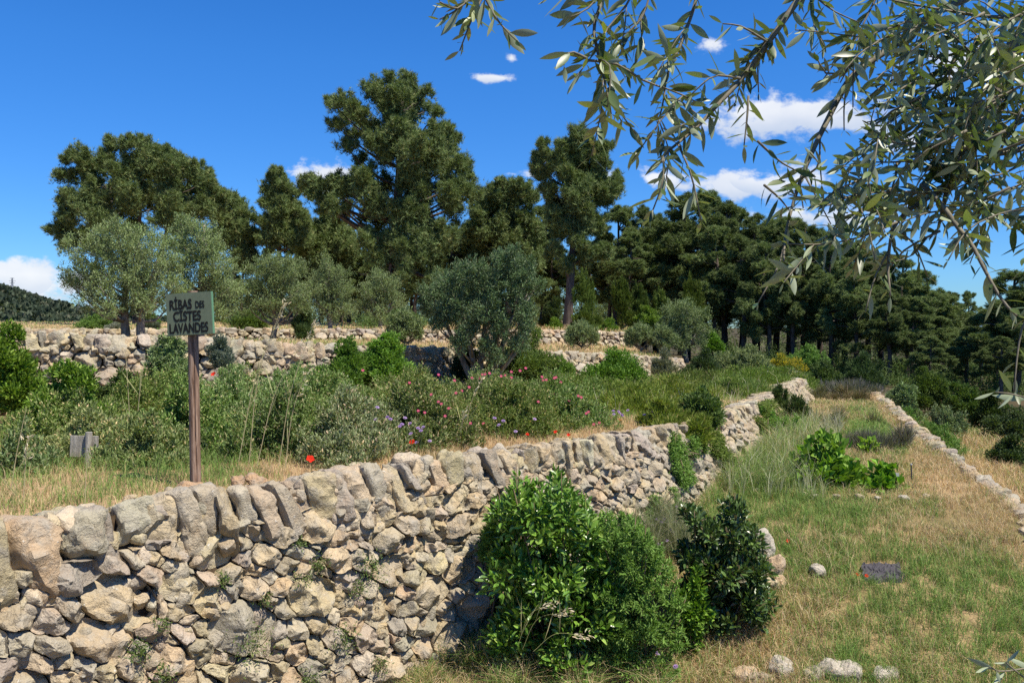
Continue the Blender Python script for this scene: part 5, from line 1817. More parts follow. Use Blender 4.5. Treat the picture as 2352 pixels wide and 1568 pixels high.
def build_sign():
    import bmesh
    Y = 5.55
    b = at(449, 1112, Y)
    root = thing('sign_post', 'brown wooden post with a green painted board reading RIBAS DES CISTES LAVANDES', 'sign', b)
    root.rotation_euler = (0, math.radians(-.9), 0)
    h = (1112 - 668) / F * Y
    R = .5 * 26 / F * Y
    # post with a long drying crack
    rng = np.random.default_rng(5)
    nz, na = 60, 40
    V, f = [], []
    for i in range(nz):
        t = i / (nz - 1)
        z = -.15 + (h + .15) * t
        rr = R * (.95 - .08 * t)
        for j in range(na):
            a = 2 * math.pi * j / na
            r = rr * (1 + .02 * math.sin(3 * a + 2 * t) + .012 * math.sin(7 * a + 5 * t))
            ca = math.radians(-62) + .12 * math.sin(t * 9) + .05 * math.sin(t * 31)
            da = abs((a - ca + math.pi) % (2 * math.pi) - math.pi)
            if da < .17:
                r *= 1 - .30 * (1 - da / .17) * min(1, 3 * (1.02 - t))
            V.append((r * math.cos(a), r * math.sin(a), z))
    for i in range(nz - 1):
        for j in range(na):
            k = (j + 1) % na
            f.append((i * na + j, i * na + k, (i + 1) * na + k, (i + 1) * na + j))
    V.append((0, 0, h + .002))
    tri = [((nz - 1) * na + j, (nz - 1) * na + (j + 1) % na, len(V) - 1) for j in range(na)]
    me = make_mesh('post', V, [np.array(tri), np.array(f)], smooth=True, sharp=50)
    link('post', me, M_WOOD, root)
    # board
    bw, bh = 117 / F * Y, 96 / F * Y
    green = plain_mat('green_board_paint', (.15, .18, .115), .8, .15, .10, 45)
    edge = plain_mat('green_edge_sunlit', (.10, .22, .13), .7, .2, .1, 40)  # brighter than the face: sunlight on the edge is put into the colour
    ink = plain_mat('black_lettering', (.012, .011, .010), .75, .2, .1)
    bm = bmesh.new()
    bm_box(bm, 0, (bw, .024, bh), (0, 0, 0), .0025)
    for fc in bm.faces:
        fc.material_index = 0 if fc.normal.y < -.9 else 1
    dg = bpy.context.evaluated_depsgraph_get()

    def letters(txt, x, z, w, hh, bold, slx=1.0):
        cu = bpy.data.curves.new('txt', 'FONT')
        cu.body = txt
        cu.align_x = 'LEFT'
        cu.size = 1.0
        cu.offset = bold
        cu.extrude = .0
        o = bpy.data.objects.new('txt', cu)
        scene.collection.objects.link(o)
        bpy.context.view_layer.update()
        dgx = bpy.context.evaluated_depsgraph_get()
        me2 = o.evaluated_get(dgx).to_mesh()
        co = np.empty(len(me2.vertices) * 3, np.float32)
        me2.vertices.foreach_get('co', co)
        co = co.reshape(-1, 3)
        polys = [tuple(p.vertices) for p in me2.polygons]
        o.to_mesh_clear()
        bpy.data.objects.remove(o)
        bpy.data.curves.remove(cu)
        mn, mx_ = co.min(0), co.max(0)
        capz = .729
        s = hh / capz
        sxx = w / (mx_[0] - mn[0])
        rg = random.Random(hash(txt) % 1000)
        vs = []
        for c in co:
            X = x + (c[0] - mn[0]) * sxx
            Z = z + c[1] * s
            vs.append(bm.verts.new((X + .0010 * math.sin(Z * 190 + X * 60), -.0138, Z + .0012 * math.sin(X * 150))))
        for p in polys:
            try:
                fc = bm.faces.new([vs[i] for i in p])
                fc.material_index = 2
                fc.normal_update()
                if fc.normal.y > 0:
                    fc.normal_flip()
            except ValueError:
                pass
    u = bw / 117.0
    # board spans 117 x 96 units; positions measured on the photograph's board
    letters('R\u0130BAS', (-58.5 + 10) * u, (48 - 36) * u, 57 * u, 22 * u, .031)
    letters('DES', (-58.5 + 76) * u, (48 - 35) * u, 23 * u, 15.5 * u, .03)
    letters('C\u0130STES', (-58.5 + 18) * u, (48 - 63) * u, 71 * u, 22.5 * u, .031)
    letters('LAVANDES', (-58.5 + 7) * u, (48 - 90) * u, 99 * u, 22.5 * u, .031)
    mb = bpy.data.meshes.new('board')
    bm.to_mesh(mb)
    bm.free()
    bo = link('board', mb, [green, edge, ink], root)
    bo['label'] = 'grey green board with black hand painted capitals'
    bo.location = (.002, -R - .013, (1112 - 721) / F * Y)
    bo.rotation_euler = (0, math.radians(-2.2), math.radians(-13))
    # two nail heads
    nm = MB()
    for z in (.05, -.05):
        tube(nm, [(bo.location.x + .01, bo.location.y - .0125, bo.location.z + z), (bo.location.x + .01, bo.location.y - .0155, bo.location.z + z)], .004, 8)
    nm.build('nail', [plain_mat('rusty_steel', (.12, .08, .06), .6, .4)], root)
    # small weathered board seen from behind
    Y = 6.35
    b = at(193, 1075, Y)
    r2 = thing('plant_label', 'small weathered grey board on a short stake in front of the grey bushes', 'sign', b)
    bm = bmesh.new()
    w, hh = 60 / F * Y, 50 / F * Y
    bm_box(bm, 0, (w, .012, hh), (0, 0, 0), .0015)
    bmesh.ops.subdivide_edges(bm, edges=[e for e in bm.edges if e.calc_length() > .05], cuts=6, use_grid_fill=True)
    for v in bm.verts:
        if v.co.z > hh * .45:
            v.co.z -= .006 * random.Random(int(v.co.x * 900)).random()
    mb = bpy.data.meshes.new('board')
    bm.to_mesh(mb)
    bm.free()
    grey = bark_mat('grey_wood', (.22, .20, .17), (.40, .37, .32), 40)
    bo = link('board', mb, grey, r2)
    bo.location = (-.008, .02, (1075 - 1025) / F * Y)
    bo.rotation_euler = (math.radians(4), math.radians(3), math.radians(12))
    sm = MB()
    tube(sm, smooth_path([(0.03, -.005, -.15), (.032, -.005, .1), (.038, 0, (1075 - 992) / F * Y)], 8), 7.5 / F * Y, 12)
    sm.build('stake', [grey], r2, True, 50)


build_sign()


# ------------------------------------------------------------------ loose stones, black mat, stakes
def loose_stone(label, x, y, wpx, hpx, p, n=8, group=None, pw=3.2, col=None, sink=.25):
    rng = np.random.default_rng(int(x * 3 + y))
    mb = MB()
    Y = p[1]
    w, h = wpx / F * Y * .5, hpx / F * Y * .6
    rock(mb, rng, np.array([0, 0, h * (1 - sink)]), np.array([1., 0, 0]), np.array([0, 1., 0]), np.array([0, 0, 1.]), (w, w * .7, h), n, 2.4, .26, col, 4)
    o = mb.build('stone', [M_STONE], None, True, 36)
    o.location = Vector([float(t) for t in p])
    o.rotation_euler = (0, 0, rng.uniform(-.4, .4))
    return tag(o, label, 'stone', group)


def build_stones():
    pale = (.44, .39, .31)
    LS = [('large white topped boulder beside the dark laurel', 1748, 1285, 66, 76, pale), ('grey rounded boulder right of the dark laurel', 1778, 1322, 52, 52, None),
          ('small stone below the grey boulder beside the dark laurel', 1795, 1345, 28, 26, None), ('broken stone at the foot of the dark laurel', 1770, 1352, 40, 28, None),
          ('flat pale stone on the lawn left of the dark mat', 1878, 1316, 40, 24, pale),
          ('pale rock half buried below the feathery bush', 1330, 1522, 110, 40, pale),
          ('pale rock at the bottom of the picture below the dark laurel', 1800, 1548, 70, 44, pale), ('wide pale rock at the bottom edge, middle of the row', 1930, 1552, 95, 50, pale), ('low pale rock near the bottom edge between the two larger ones', 1865, 1560, 56, 34, None),
          ('tan rock at the bottom edge, left end of the row', 1700, 1556, 76, 34, None), ('small tan rock at the bottom edge below the purple flowers', 1745, 1562, 60, 30, None), ('pale flat rock toward the right of the bottom row', 2030, 1556, 70, 32, pale)]
    for (lb, x, y, w, h, c) in LS:
        loose_stone(lb, x, y, w * .95, h * .95, on_strip(x, y, L1), col=c, sink=.68 if y > 1500 else .35)
    rng = np.random.default_rng(71)
    n = 9
    for i in range(n):
        x = 1745 + (2110 - 1745) * i / (n - 1) + rng.uniform(-22, 22)
        y = np.interp(x, [1745, 1840, 1980, 2110], [1128, 1138, 1146, 1146]) + rng.uniform(-3, 4)
        loose_stone('small pale stone in the scattered row on the grass before the fig bushes', x, y, rng.uniform(8, 24), rng.uniform(4, 11), on_strip(x, y, L1), 5, 'stones of the scattered row', col=pale if rng.uniform() < .4 else None)
    # flat chips lying on the wall top
    chips = [(505, 1128, 60, 16), (590, 1118, 34, 22), (640, 1122, 52, 20), (620, 1108, 40, 12), (330, 1170, 30, 14), (250, 1180, 44, 14), (205, 1195, 50, 12), (430, 1148, 30, 12), (960, 1060, 70, 22), (870, 1080, 36, 12)]
    names = ['flat orange stone beside the foot of the sign post', 'upright tan chip on the wall top right of the sign post', 'flat tan chip on the wall top, second right of the sign post', 'thin chip lying behind the tan chips near the sign post', 'small chip on the wall top left of the sign post', 'flat chip on the wall top well left of the sign post',
             'pale chip on the wall top nearest the left edge', 'small chip in front of the sign post foot', 'dark flat rock lying on the wall top where the dry grass begins', 'thin stone on the wall top below the rock roses']
    d = np.linalg.norm
    Pt = W1_TOP
    X, _ = px(Pt)
    for (x, y, w, h), lb in zip(chips, names):
        i = int(np.argmin(np.abs(X - x)))
        Y = float(-(Pt[i, 2] + .015) * F / (y + 4 - HY))
        loose_stone(lb, x, y + 4, w, h * 1.35, Pt[i] - W1_N[i] * (.30 + .08 * math.sin(x)) + np.array([0, 0, -.045]), 5, None, 3.0, (.40, .26, .15) if 'orange' in lb or 'tan' in lb else None, .35)
    # black gravel mat in the lawn
    p = on_strip(2025, 1318, L1)
    mb = MB()
    rg = np.random.default_rng(8)
    nx, ny = 30, 14
    gx, gy = np.meshgrid(np.linspace(-.5, .5, nx), np.linspace(-.5, .5, ny), indexing='ij')
    V = np.stack([gx.ravel() * .36 + gy.ravel() * .07 + .03 * vnoise(np.stack([gy.ravel() * 5, gx.ravel() * 3, 0 * gx.ravel()], 1), 5), gy.ravel() * .24 + .03 * vnoise(np.stack([gx.ravel() * 6, gy.ravel(), 0 * gx.ravel() + 4], 1), 6), .03 + .010 * rg.uniform(-1, 1, nx * ny)], 1)
    edge = (np.abs(gx.ravel()) > .49) | (np.abs(gy.ravel()) > .49)
    V[edge, 2] = -.03
    V[:, 2] += gy.ravel() * .26 * (zl1(p[1] + .13) - zl1(p[1] - .13)) / .26
    idx = np.arange(nx * ny).reshape(nx, ny)
    f = np.stack([idx[:-1, :-1], idx[1:, :-1], idx[1:, 1:], idx[:-1, 1:]], -1).reshape(-1, 4)
    mb.add(V, None, f)
    o = mb.build('ground_mat', [plain_mat('dark_gravel', (.055, .05, .055), .8, .2, .6, 160)], None, False)
    o.location = Vector([float(t) for t in p])
    tag(o, 'dark grey ragged mat lying flat in the lawn', 'mat')
    # thin dark stake and small tag near the medium fig bush
    p = on_strip(2093, 1107, L1)
    sm = MB()
    hh = 40 / F * p[1]
    tube(sm, [(0, 0, -.1), (.002, 0, hh * .5), (0, 0, hh)], [.0085, .0075, .007], 8)
    root = thing('garden_stake', 'thin dark metal stake with a pale cap right of the medium fig bush', 'stake', p)
    sm.build('rod', [plain_mat('dark_steel', (.05, .045, .045), .5, .4)], root, True, 50)
    sm = MB()
    tube(sm, [(0, 0, hh), (0, 0, hh + .012)], .011, 8)
    sm.build('cap', [plain_mat('pale_cap', (.5, .5, .48), .6, .3)], root, True, 50)
    p = on_strip(2058, 1118, L1)
    root = thing('plant_label', 'small pale grey plaque in front of the medium fig bush', 'sign', p)
    sm = MB()
    tube(sm, [(0, 0, -.08), (0, 0, .12)], .006, 6)
    sm.build('stake', [M_STEM], root, True)
    sm = MB()
    hw, ht = .032, .03
    V = [(sx * hw, sy * .004, .12 + sz * ht) for sx in (-1, 1) for sy in (-1, 1) for sz in (-1, 1)]
    q = [(0, 1, 3, 2), (4, 6, 7, 5), (0, 4, 5, 1), (2, 3, 7, 6), (0, 2, 6, 4), (1, 5, 7, 3)]
    sm.add(V, None, q)
    sm.build('plate', [plain_mat('plaque', (.36, .36, .35), .6, .3, .15)], root)


build_stones()


# ------------------------------------------------------------------ flowers and tall grasses
def petals(mb, rng, c, nrm, r, n, col, cup=.35, wide=.9):
    nrm = unit(np.asarray(nrm, float))
    a = unit(np.cross(nrm, [.3, .9, .1]))
    b = np.cross(nrm, a)
    th = np.arange(n) / n * 2 * np.pi + rng.uniform(0, 6)
    D = np.cos(th)[:, None] * a + np.sin(th)[:, None] * b + nrm * cup
    P = np.repeat(np.asarray(c, float)[None], n, 0)
    add_leaves(mb, rng, P, D, np.repeat(nrm[None], n, 0), r, r * wide, [(col, 1)], 'oval', .18, jit=.12)


def build_flowers():
    rng = np.random.default_rng(81)
    RED = (.62, .035, .015)
    M_FST = plain_mat('flower_stem', (.10, .14, .05), .8, .1)
    pop = [('large red poppy open beside the wall top, right of the sign post', 712, 1055, 6.05, 11), ('red poppy below the purple scabious clump', 947, 1016, 6.9, 8), ('small red poppy on the wall top under the pink blooms, left of three', 1211, 998, 7.6, 5),
           ('small red poppy on the wall top under the pink blooms, middle of three', 1276, 992, 7.8, 5), ('small red poppy on the wall top under the pink blooms, right of three', 1306, 999, 7.8, 5), ('red poppy among the green mounds at the end of the rock roses', 1423, 965, 9.2, 5),
           ('red poppy before the boulder wall, upper of two beside the sign post', 491, 860, 10.2, 7), ('red poppy before the boulder wall, lower of two beside the sign post', 504, 878, 10.0, 6)]
    low = [('red poppy on the green lawn right of the dark laurel', 1810, 1242, 5), ('red poppy at the left corner of the dark mat', 1968, 1319, 5), ('red poppy in front of the dark mat', 1990, 1322, 5), ('tiny red poppy near the foot of the far wall', 1556, 1198, 4)]
    for (lb, x, y, w) in low:
        p = on_strip(x, y + 8, L1)
        pop.append((lb, x, y, p[1], w))
    for (lb, x, y, Y, w) in pop:
        c = at(x, y, Y)
        g = c - np.array([rng.uniform(-.03, .03), 0, min(.35, .10 + .12 * rng.uniform())])
        root = thing('poppy', lb, 'poppy', g, 'red poppies')
        mb = MB()
        petals(mb, rng, c, (rng.uniform(-.3, .5), -.75, .75), w / F * Y, 5, RED, .5, 1.15)
        mb.build('petals', [M_PETAL], root, org=g)
        sm = MB()
        tube(sm, smooth_path([g, (g + c) / 2 + np.array([.01, 0, .01]), c], 5), .002, 4)
        sm.build('stem', [M_FST], root, org=g)
    # pink rock rose blooms become parts of the bush they sit on
    PINK = (.55, .06, .20)
    pk = [(140, 915), (660, 945), (960, 945), (1220, 918), (1258, 900), (770, 985), (820, 1055), (660, 1130), (680, 1145), (730, 1175), (520, 1192), (610, 1080), (880, 1278), (968, 1280), (1455, 968), (1467, 963), (1400, 980), (1620, 1090), (1557, 1120),
          (1675, 1210), (1690, 1200), (1725, 1285), (1765, 1275), (1345, 1130), (1500, 998), (1370, 960), (1090, 955), (1010, 935), (1120, 950), (1160, 965), (870, 1030), (780, 1070), (460, 1000), (705, 1228), (565, 1205), (1450, 1075), (1640, 1100), (980, 942), (890, 968), (945, 968), (1380, 985), (1160, 925)]
    pk = [(786.5 + .3344 * a, 544.5 + .3344 * b) for a, b in pk]
    bushes = [v for k, v in SHRUBS.items() if v[0].name.startswith('rock_rose')]
    for (x, y) in pk:
        best = None
        for (root, b, w, h, Y) in bushes:
            bx, by = CX + F * b[0] / b[1], HY - F * (b[2] + h * .7) / b[1]
            dd = ((bx - x) / (w / Y)) ** 2 + ((by - y) / (h / Y)) ** 2 * .6 + .0 * Y
            if best is None or dd < best[0]:
                best = (dd, root, b, w, h, Y)
        _, root, b, w, h, Y = best
        dx = (x - (CX + F * b[0] / b[1])) / F * Y / (w * .5)
        Yf = Y - w * .5 * math.sqrt(max(.05, 1 - min(1, dx * dx))) * .75
        zt = (at(x, y, Y)[2] - b[2]) / max(h, .1)
        Yf = Y + (Yf - Y) * math.sqrt(max(.02, 1 - np.clip(zt, 0, 1) ** 2))
        c = at(x, y, Yf)
        mb = MB()
        petals(mb, rng, c, (rng.uniform(-.3, .4), -.8, .6), 3.7 / F * Yf, 5, PINK, .25, 1.1)
        petals(mb, rng, c + np.array([0, -.003, .002]), (0, -.8, .6), 1.3 / F * Yf, 5, (.6, .45, .05), .5, .8)
        mb.build('pink_flower', [M_PETAL], root, org=b)
    # purple scabious
    PUR = [(.34, .22, .44), (.40, .29, .48), (.29, .17, .40)]
    sc = [(240, 1170), (310, 1236), (430, 1242), (410, 1285), (465, 1280), (555, 1305), (520, 1312), (470, 1350), (395, 1300), (540, 1330), (330, 1250), (230, 1250), (735, 1280), (1320, 1250), (1045, 1243), (1105, 1262), (760, 1340), (600, 1400), (510, 1410), (1075, 1290), (1190, 1335)]
    sc = [(786.5 + .3344 * a, 544.5 + .3344 * b) for a, b in sc]

    def scab(lb, c, hgt, r, grp):
        g = c + np.array([rng.uniform(-.06, .06), rng.uniform(0, .05), -hgt])
        root = thing('scabious', lb, 'wildflower', g, grp)
        mb = MB()
        col = PUR[rng.integers(0, 3)]
        petals(mb, rng, c, (rng.uniform(-.4, .4), -.5, 1), r, 9, col, .25, .55)
        petals(mb, rng, c + np.array([0, 0, .004]), (rng.uniform(-.3, .3), -.5, 1), r * .6, 7, col, .8, .6)
        mb.build('flower_head', [M_PETAL], root, org=g)
        sm = MB()
        tube(sm, smooth_path([g, (g + c) / 2 + np.array([rng.uniform(-.03, .03), 0, .01]), c], 6), .0022, 4)
        sm.build('stem', [M_FST], root, org=g)
    for i, (x, y) in enumerate(sc):
        Y = 6.75 + rng.uniform(-.1, .15) if x < 1000 else 7.6 + rng.uniform(-.1, .1)
        c = at(x, y, Y)
        scab('purple scabious in the clump beside the rock roses' if x < 1000 else 'single purple scabious near the small poppies on the wall top', c, .32 if x < 1000 else .2, 5.4 / F * Y, 'scabious in the purple clump' if x < 1000 else 'scabious near the small poppies')
    for k in range(16):
        x, y = rng.uniform(1400, 1540), rng.uniform(938, 955)
        scab('pale purple flower in the band above the end of the bare wall', at(x, y, 9.1 + rng.uniform(-.2, .3)), .2, 4.2 / F * 9, 'purple flower band above the wall')
    for k in range(10):
        x, y = rng.uniform(1690, 1750), rng.uniform(896, 912)
        scab('tiny purple flower in the far band above the junipers', at(x, y, 13.4), .2, 3.5 / F * 13, 'far purple flowers')
    for k in range(30):
        x, y = rng.uniform(1430, 1560), rng.uniform(1160, 1270)
        p = on_strip(x, y + 45, L1)
        scab('lilac flower on a thin stalk in the weeds between the two laurels', at(x, y, p[1]), .42, 4.5 / F * p[1], 'lilac weeds at the wall foot')
    for (x, y, lb) in [(1395, 1405, 'purple flower standing out before the dark foot of the feathery bush'), (1505, 1483, 'purple flower below the feathery bush, upper of two'), (1510, 1500, 'purple flower below the feathery bush, lower of two'), (1552, 1530, 'purple flower in the dry grass near the bottom edge')]:
        p = on_strip(x, y + 60, L1)
        scab(lb, at(x, y, p[1]), .28, 7 / F * p[1], 'purple flowers in the dry grass')
    # grey weeds carrying the lilac flowers
    mb = MB()
    P, v = strip_pts(L1, rng, 2600, lambda P, v: ((np.abs(px(P)[0] - 1490) < 90) & (np.abs(px(P)[1] - 1270) < 60)) * 1.0)
    if len(P):
        grass(mb, rng, P, .42, .004, pick_cols(rng, len(P), [((.24, .26, .15), 4), ((.36, .33, .22), 2), ((.14, .18, .07), 3)]), .6)
        tag(mb.build('tall_weeds', [M_GRASS]), 'pale tall weeds at the wall foot between the laurels', 'weeds', None, 'stuff')

    # wild oats
    M_OAT = M_GRASS
    def oat(lb, base, tip, Y, bend, head=True, group='wild oat stalks', r=.0030, sag=.05):
        p0 = at(*base, Y)
        p1 = at(*tip, Y)
        root = thing('wild_oat', lb, 'grass stalk', p0, group)
        md = (p0 + p1) / 2 + np.array([bend, 0, sag])
        path = smooth_path([p0, md, p1], 14)
        sm = MB()
        tube(sm, path, np.linspace(r, r * .5, 14), 5, (.52, .44, .26) if r > .002 else (.36, .36, .15))
        for _ in range(2):
            i = int(rng.integers(2, 8))
            add_leaves(sm, rng, path[i:i + 1], np.array([[rng.uniform(-.6, .6), rng.uniform(-.4, .4), .8]]), rand_unit(rng, 1), .25, .007, [((.40, .38, .18), 1)], 'oval')
        sm.build('stalk', [M_OAT], root, org=p0)
        if head:
            hm = MB()
            n = 26
            k = rng.integers(10, 14, n)
            P = path[k] + rng.normal(0, .012, (n, 3))
            d = unit(path[-1] - path[-3])
            D = unit(d * .9 + rng.normal(0, .45, (n, 3)) + np.array([.25, 0, -.25]))
            add_leaves(hm, rng, P, D, rand_unit(rng, n), .034, .008, [((.66, .58, .42), 3), ((.58, .48, .30), 1)], 'oval')
            hm.build('seed_head', [M_OAT], root, org=p0)
    oat('tallest wild oat with a drooping pale seed head right of the sign', (548, 1060), (655, 700), 5.9, -.04)
    oat('wild oat close beside the tallest one, leaning the same way', (572, 1060), (648, 702), 5.95, -.05)
    oat('wild oat leaning farthest toward the ball shaped bush', (590, 1070), (722, 745), 5.85, -.06)
    oat('shorter wild oat curving right of the tall leaning ones', (640, 1070), (718, 750), 6.0, -.03)
    oat('green wild oat stem standing low before the rock roses', (655, 1075), (700, 860), 6.0, -.02)
    oat('slender straw stalk left of the sign post', (300, 1010), (288, 800), 6.8, .0, False)
    oat('second slender straw stalk left of the sign post', (312, 1000), (330, 830), 6.8, .0, False)
    oat('pale oat standing alone among the pink rock roses', (1068, 1025), (1105, 872), 7.4, -.03)
    oat('straw stalk beside the lone oat among the rock roses', (1055, 1025), (1068, 940), 7.4, .0)
    oat('curved oat arching before the dark foot of the laurel', (1190, 1480), (1275, 1385), 5.6, -.04, r=.0017, sag=.07)
    oat('second curved oat arching before the dark foot of the laurel', (1200, 1490), (1305, 1405), 5.6, -.05, r=.0017, sag=.08)
    oat('third oat bowing low before the dark foot of the laurel', (1225, 1495), (1350, 1462), 5.55, -.03, r=.0017, sag=.07)
    oat('white seeded stalk at the left edge near the small board', (52, 1200), (62, 1010), 5.0, .0)
    oat('bare straw stalk at the left edge near the wall top', (20, 1160), (60, 940), 5.2, .0, False)
    oat('dark green weed stalk on the wall top left of the sign post', (195, 1165), (200, 1060), 5.0, .0, False)
    # pale seed heads scattered over the far terrace
    mb = MB()
    P, v = strip_pts(L2, rng, 420, lambda P, v: (P[:, 1] > 9.5) * (P[:, 0] > .8) * (v < .7) * 1.0)
    if len(P):
        P2 = P + np.array([0, 0, .0])
        grass(mb, rng, P2, .34, .005, pick_cols(rng, len(P), [((.62, .56, .42), 3), ((.45, .42, .25), 2)]), .5)
    P, v = strip_pts(L1, rng, 2600, lambda P, v: (P[:, 1] > 8.4) * (P[:, 1] < 12) * (v < .45) * 1.0)
    grass(mb, rng, P, .36, .004, pick_cols(rng, len(P), [((.55, .52, .36), 3), ((.30, .33, .14), 3)]), .5)
    tag(mb.build('seeding_grass', [M_GRASS]), 'thin pale seeding grass over the far mounds and lawn', 'grass', None, 'stuff')
    # small plants in the joints of the front wall
    mb = MB()
    spots = [(560, 1470, 60), (330, 1490, 30), (720, 1290, 24), (840, 1300, 40), (830, 1340, 26), (690, 1335, 24), (600, 1360, 22), (765, 1470, 36), (520, 1330, 20), (1010, 1500, 30), (370, 1545, 30), (690, 1560, 30), (880, 1520, 24), (1060, 1530, 30), (340, 1440, 22), (680, 1240, 16)]
    X, _ = px(W1_TOP)
    for (x, y, r) in spots:
        i = int(np.argmin(np.abs(X - x)))
        best = None
        for t in np.linspace(0, 1, 30):
            for ii in range(max(0, i - 25), min(len(X), i + 12)):
                q = W1_BASE[ii] * (1 - t) + W1_TOP[ii] * t
                qx, qy = CX + F * q[0] / q[1], HY - F * q[2] / q[1]
                dd = (qx - x) ** 2 + (qy - y) ** 2
                if best is None or dd < best[0]:
                    best = (dd, q + W1_N[ii] * .03)
        c = best[1]
        rw = r / F * c[1]
        n = int(r * 7)
        P = c + rng.normal(0, .42, (n, 3)) * rw
        D = unit(rng.normal(0, .6, (n, 3)) + np.array([.35, -.35, .2]))
        add_leaves(mb, rng, P, D, rand_unit(rng, n), .026, .008, [((.10, .16, .04), 4), ((.15, .20, .06), 3), ((.30, .26, .14), 1)], 'diamond')
    tag(mb.build('wall_weeds', [M_LEAF]), 'small green weeds growing in the joints of the front wall', 'weeds', None, 'stuff')


build_flowers()


# ------------------------------------------------------------------ overhanging olive in the foreground
def build_near_olive():
    rng = np.random.default_rng(91)
    base = np.array([2.75, 1.4, -1.75])
    root = thing('olive_tree', 'near olive whose leafy branches hang into the top right of the picture', 'olive tree', base)
    bm_, lm = MB(), MB()
    cols = [((.065, .10, .032), 5), ((.095, .135, .045), 3), ((.045, .07, .022), 3), ((.17, .20, .05), .8)]

    def twig(path, r0, r1, gap=.0175, L=.053, start=.05, dens=1.0, leaves=True, sub=0):
        ln = np.linalg.norm(np.diff(path, axis=0), axis=1).sum()
        n = max(6, int(ln / .025))
        p = smooth_path(path, n)
        tube(bm_, p, np.linspace(r0, r1, n), 6, (.16, .14, .10))
        if leaves:
            m_ = int(ln / gap * dens)
            s = np.linspace(start, 1, m_)
            q = np.stack([np.interp(s, np.linspace(0, 1, n), p[:, i]) for i in range(3)], 1)
            T = unit(np.stack([np.interp(s, np.linspace(0, 1, n), np.gradient(p, axis=0)[:, i]) for i in range(3)], 1))
            roll = np.cumsum(np.full(m_, 1.57)) + rng.uniform(0, 6) + rng.normal(0, .3, m_)
            a = unit(np.cross(T, np.array([.2, .3, 1.])))
            b = np.cross(T, a)
            side = np.cos(roll)[:, None] * a + np.sin(roll)[:, None] * b
            for sg in (1, -1):
                keep = rng.uniform(0, 1, m_) < .9
                D = unit(T * rng.uniform(.35, .95, (m_, 1)) + side * sg * .85 + rng.normal(0, .18, (m_, 3)) + np.array([0, 0, -.08]))
                Nn = unit(np.cross(D, np.cross(T, D)) * -1 + rng.normal(0, .35, (m_, 3)))
                sz = L * rng.uniform(.55, 1.2, m_) * np.interp(s, [0, .8, 1], [1, 1, .6])
                near_leaf(lm, rng, q[keep], D[keep], Nn[keep], sz[keep], sz[keep] * rng.uniform(.19, .27, keep.sum()), cols)
        for _ in range(sub):
            i = int(rng.integers(1, n - 1))
            d = unit(np.gradient(p, axis=0)[i] / max(np.linalg.norm(np.gradient(p, axis=0)[i]), 1e-6) * .7 + rng.normal(0, .55, 3) * np.array([1, .6, 1]) + np.array([-.1, 0, -.2]))
            l2 = rng.uniform(.07, .16)
            e = p[i] + d * l2
            twig(np.array([p[i], p[i] + d * l2 * .5 + rng.normal(0, .01, 3), e + np.array([0, 0, -.02])]), r1 * 1.1, .0012, gap, L, .1)

    def T(pts, Y0, Y1, r0=.0026, r1=.0012, **k):
        n = len(pts)
        twig(np.array([at(x, y, Y0 + (Y1 - Y0) * i / (n - 1)) for i, (x, y) in enumerate(pts)]), r0, r1, **k)
    # hanging twigs, from left to right
    T([(1118, -60), (1105, 0), (1083, 46), (1056, 117)], 1.55, 1.5)
    T([(1112, -10), (1142, 46), (1185, 93)], 1.5, 1.47)
    T([(1095, -20), (1050, 20), (1010, 5)], 1.5, 1.45)
    T([(1090, -40), (1060, 15), (1010, 45)], 1.52, 1.48)
    T([(1390, -60), (1383, 0), (1364, 62), (1370, 108), (1389, 185), (1404, 262)], 1.6, 1.5, r0=.005, sub=4)
    T([(1400, -40), (1350, 20), (1310, 40)], 1.55, 1.5)
    T([(1470, -50), (1440, 10), (1400, 60), (1375, 90)], 1.6, 1.55, sub=2)
    T([(1349, 135), (1310, 120), (1295, 150)], 1.5, 1.48)
    T([(1500, -40), (1475, 40), (1430, 90), (1410, 145)], 1.65, 1.6, sub=2)
    T([(1605, -50), (1599, 0), (1565, 99), (1534, 167), (1522, 241), (1506, 299)], 1.75, 1.6, r0=.005, sub=4)
    T([(1349, 139), (1417, 148), (1478, 185), (1560, 215), (1627, 250)], 1.52, 1.6, sub=2)
    T([(1872, -60), (1833, 0), (1709, 174), (1640, 250), (1599, 294), (1530, 352), (1520, 372)], 1.75, 1.55, r0=.008, r1=.002, sub=9)
    T([(1719, 221), (1716, 270), (1709, 334)], 1.62, 1.6)
    T([(1760, 95), (1700, 60), (1660, 55)], 1.65, 1.62)
    T([(1700, 180), (1640, 175), (1590, 215)], 1.6, 1.55)
    T([(1960, 150), (1900, 170), (1870, 120)], 1.7, 1.66)
    T([(1740, 324), (1790, 370), (1840, 398)], 1.6, 1.65)
    T([(1755, 425), (1790, 455), (1813, 483)], 1.6, 1.65)
    T([(1840, 411), (1880, 380), (1860, 350)], 1.65, 1.6)
    # main bare bough and dark limbs
    T([(2420, -80), (2167, 20), (2060, 100), (1960, 174), (1900, 277), (1840, 411), (1805, 535), (1800, 600)], 1.95, 1.6, r0=.014, r1=.002, gap=.05, sub=9)
    T([(2560, 20), (2352, 84), (2278, 250), (2230, 330), (2150, 400)], 2.0, 1.75, r0=.03, r1=.008, leaves=False, sub=10)
    T([(2500, 180), (2348, 278), (2178, 355), (2060, 372), (1990, 372)], 1.8, 1.65, r0=.007, gap=.025, sub=7)
    T([(2520, 250), (2352, 340), (2268, 361), (2147, 445), (2060, 510), (2040, 600), (2045, 680)], 1.85, 1.65, r0=.010, r1=.002, gap=.03, sub=9)
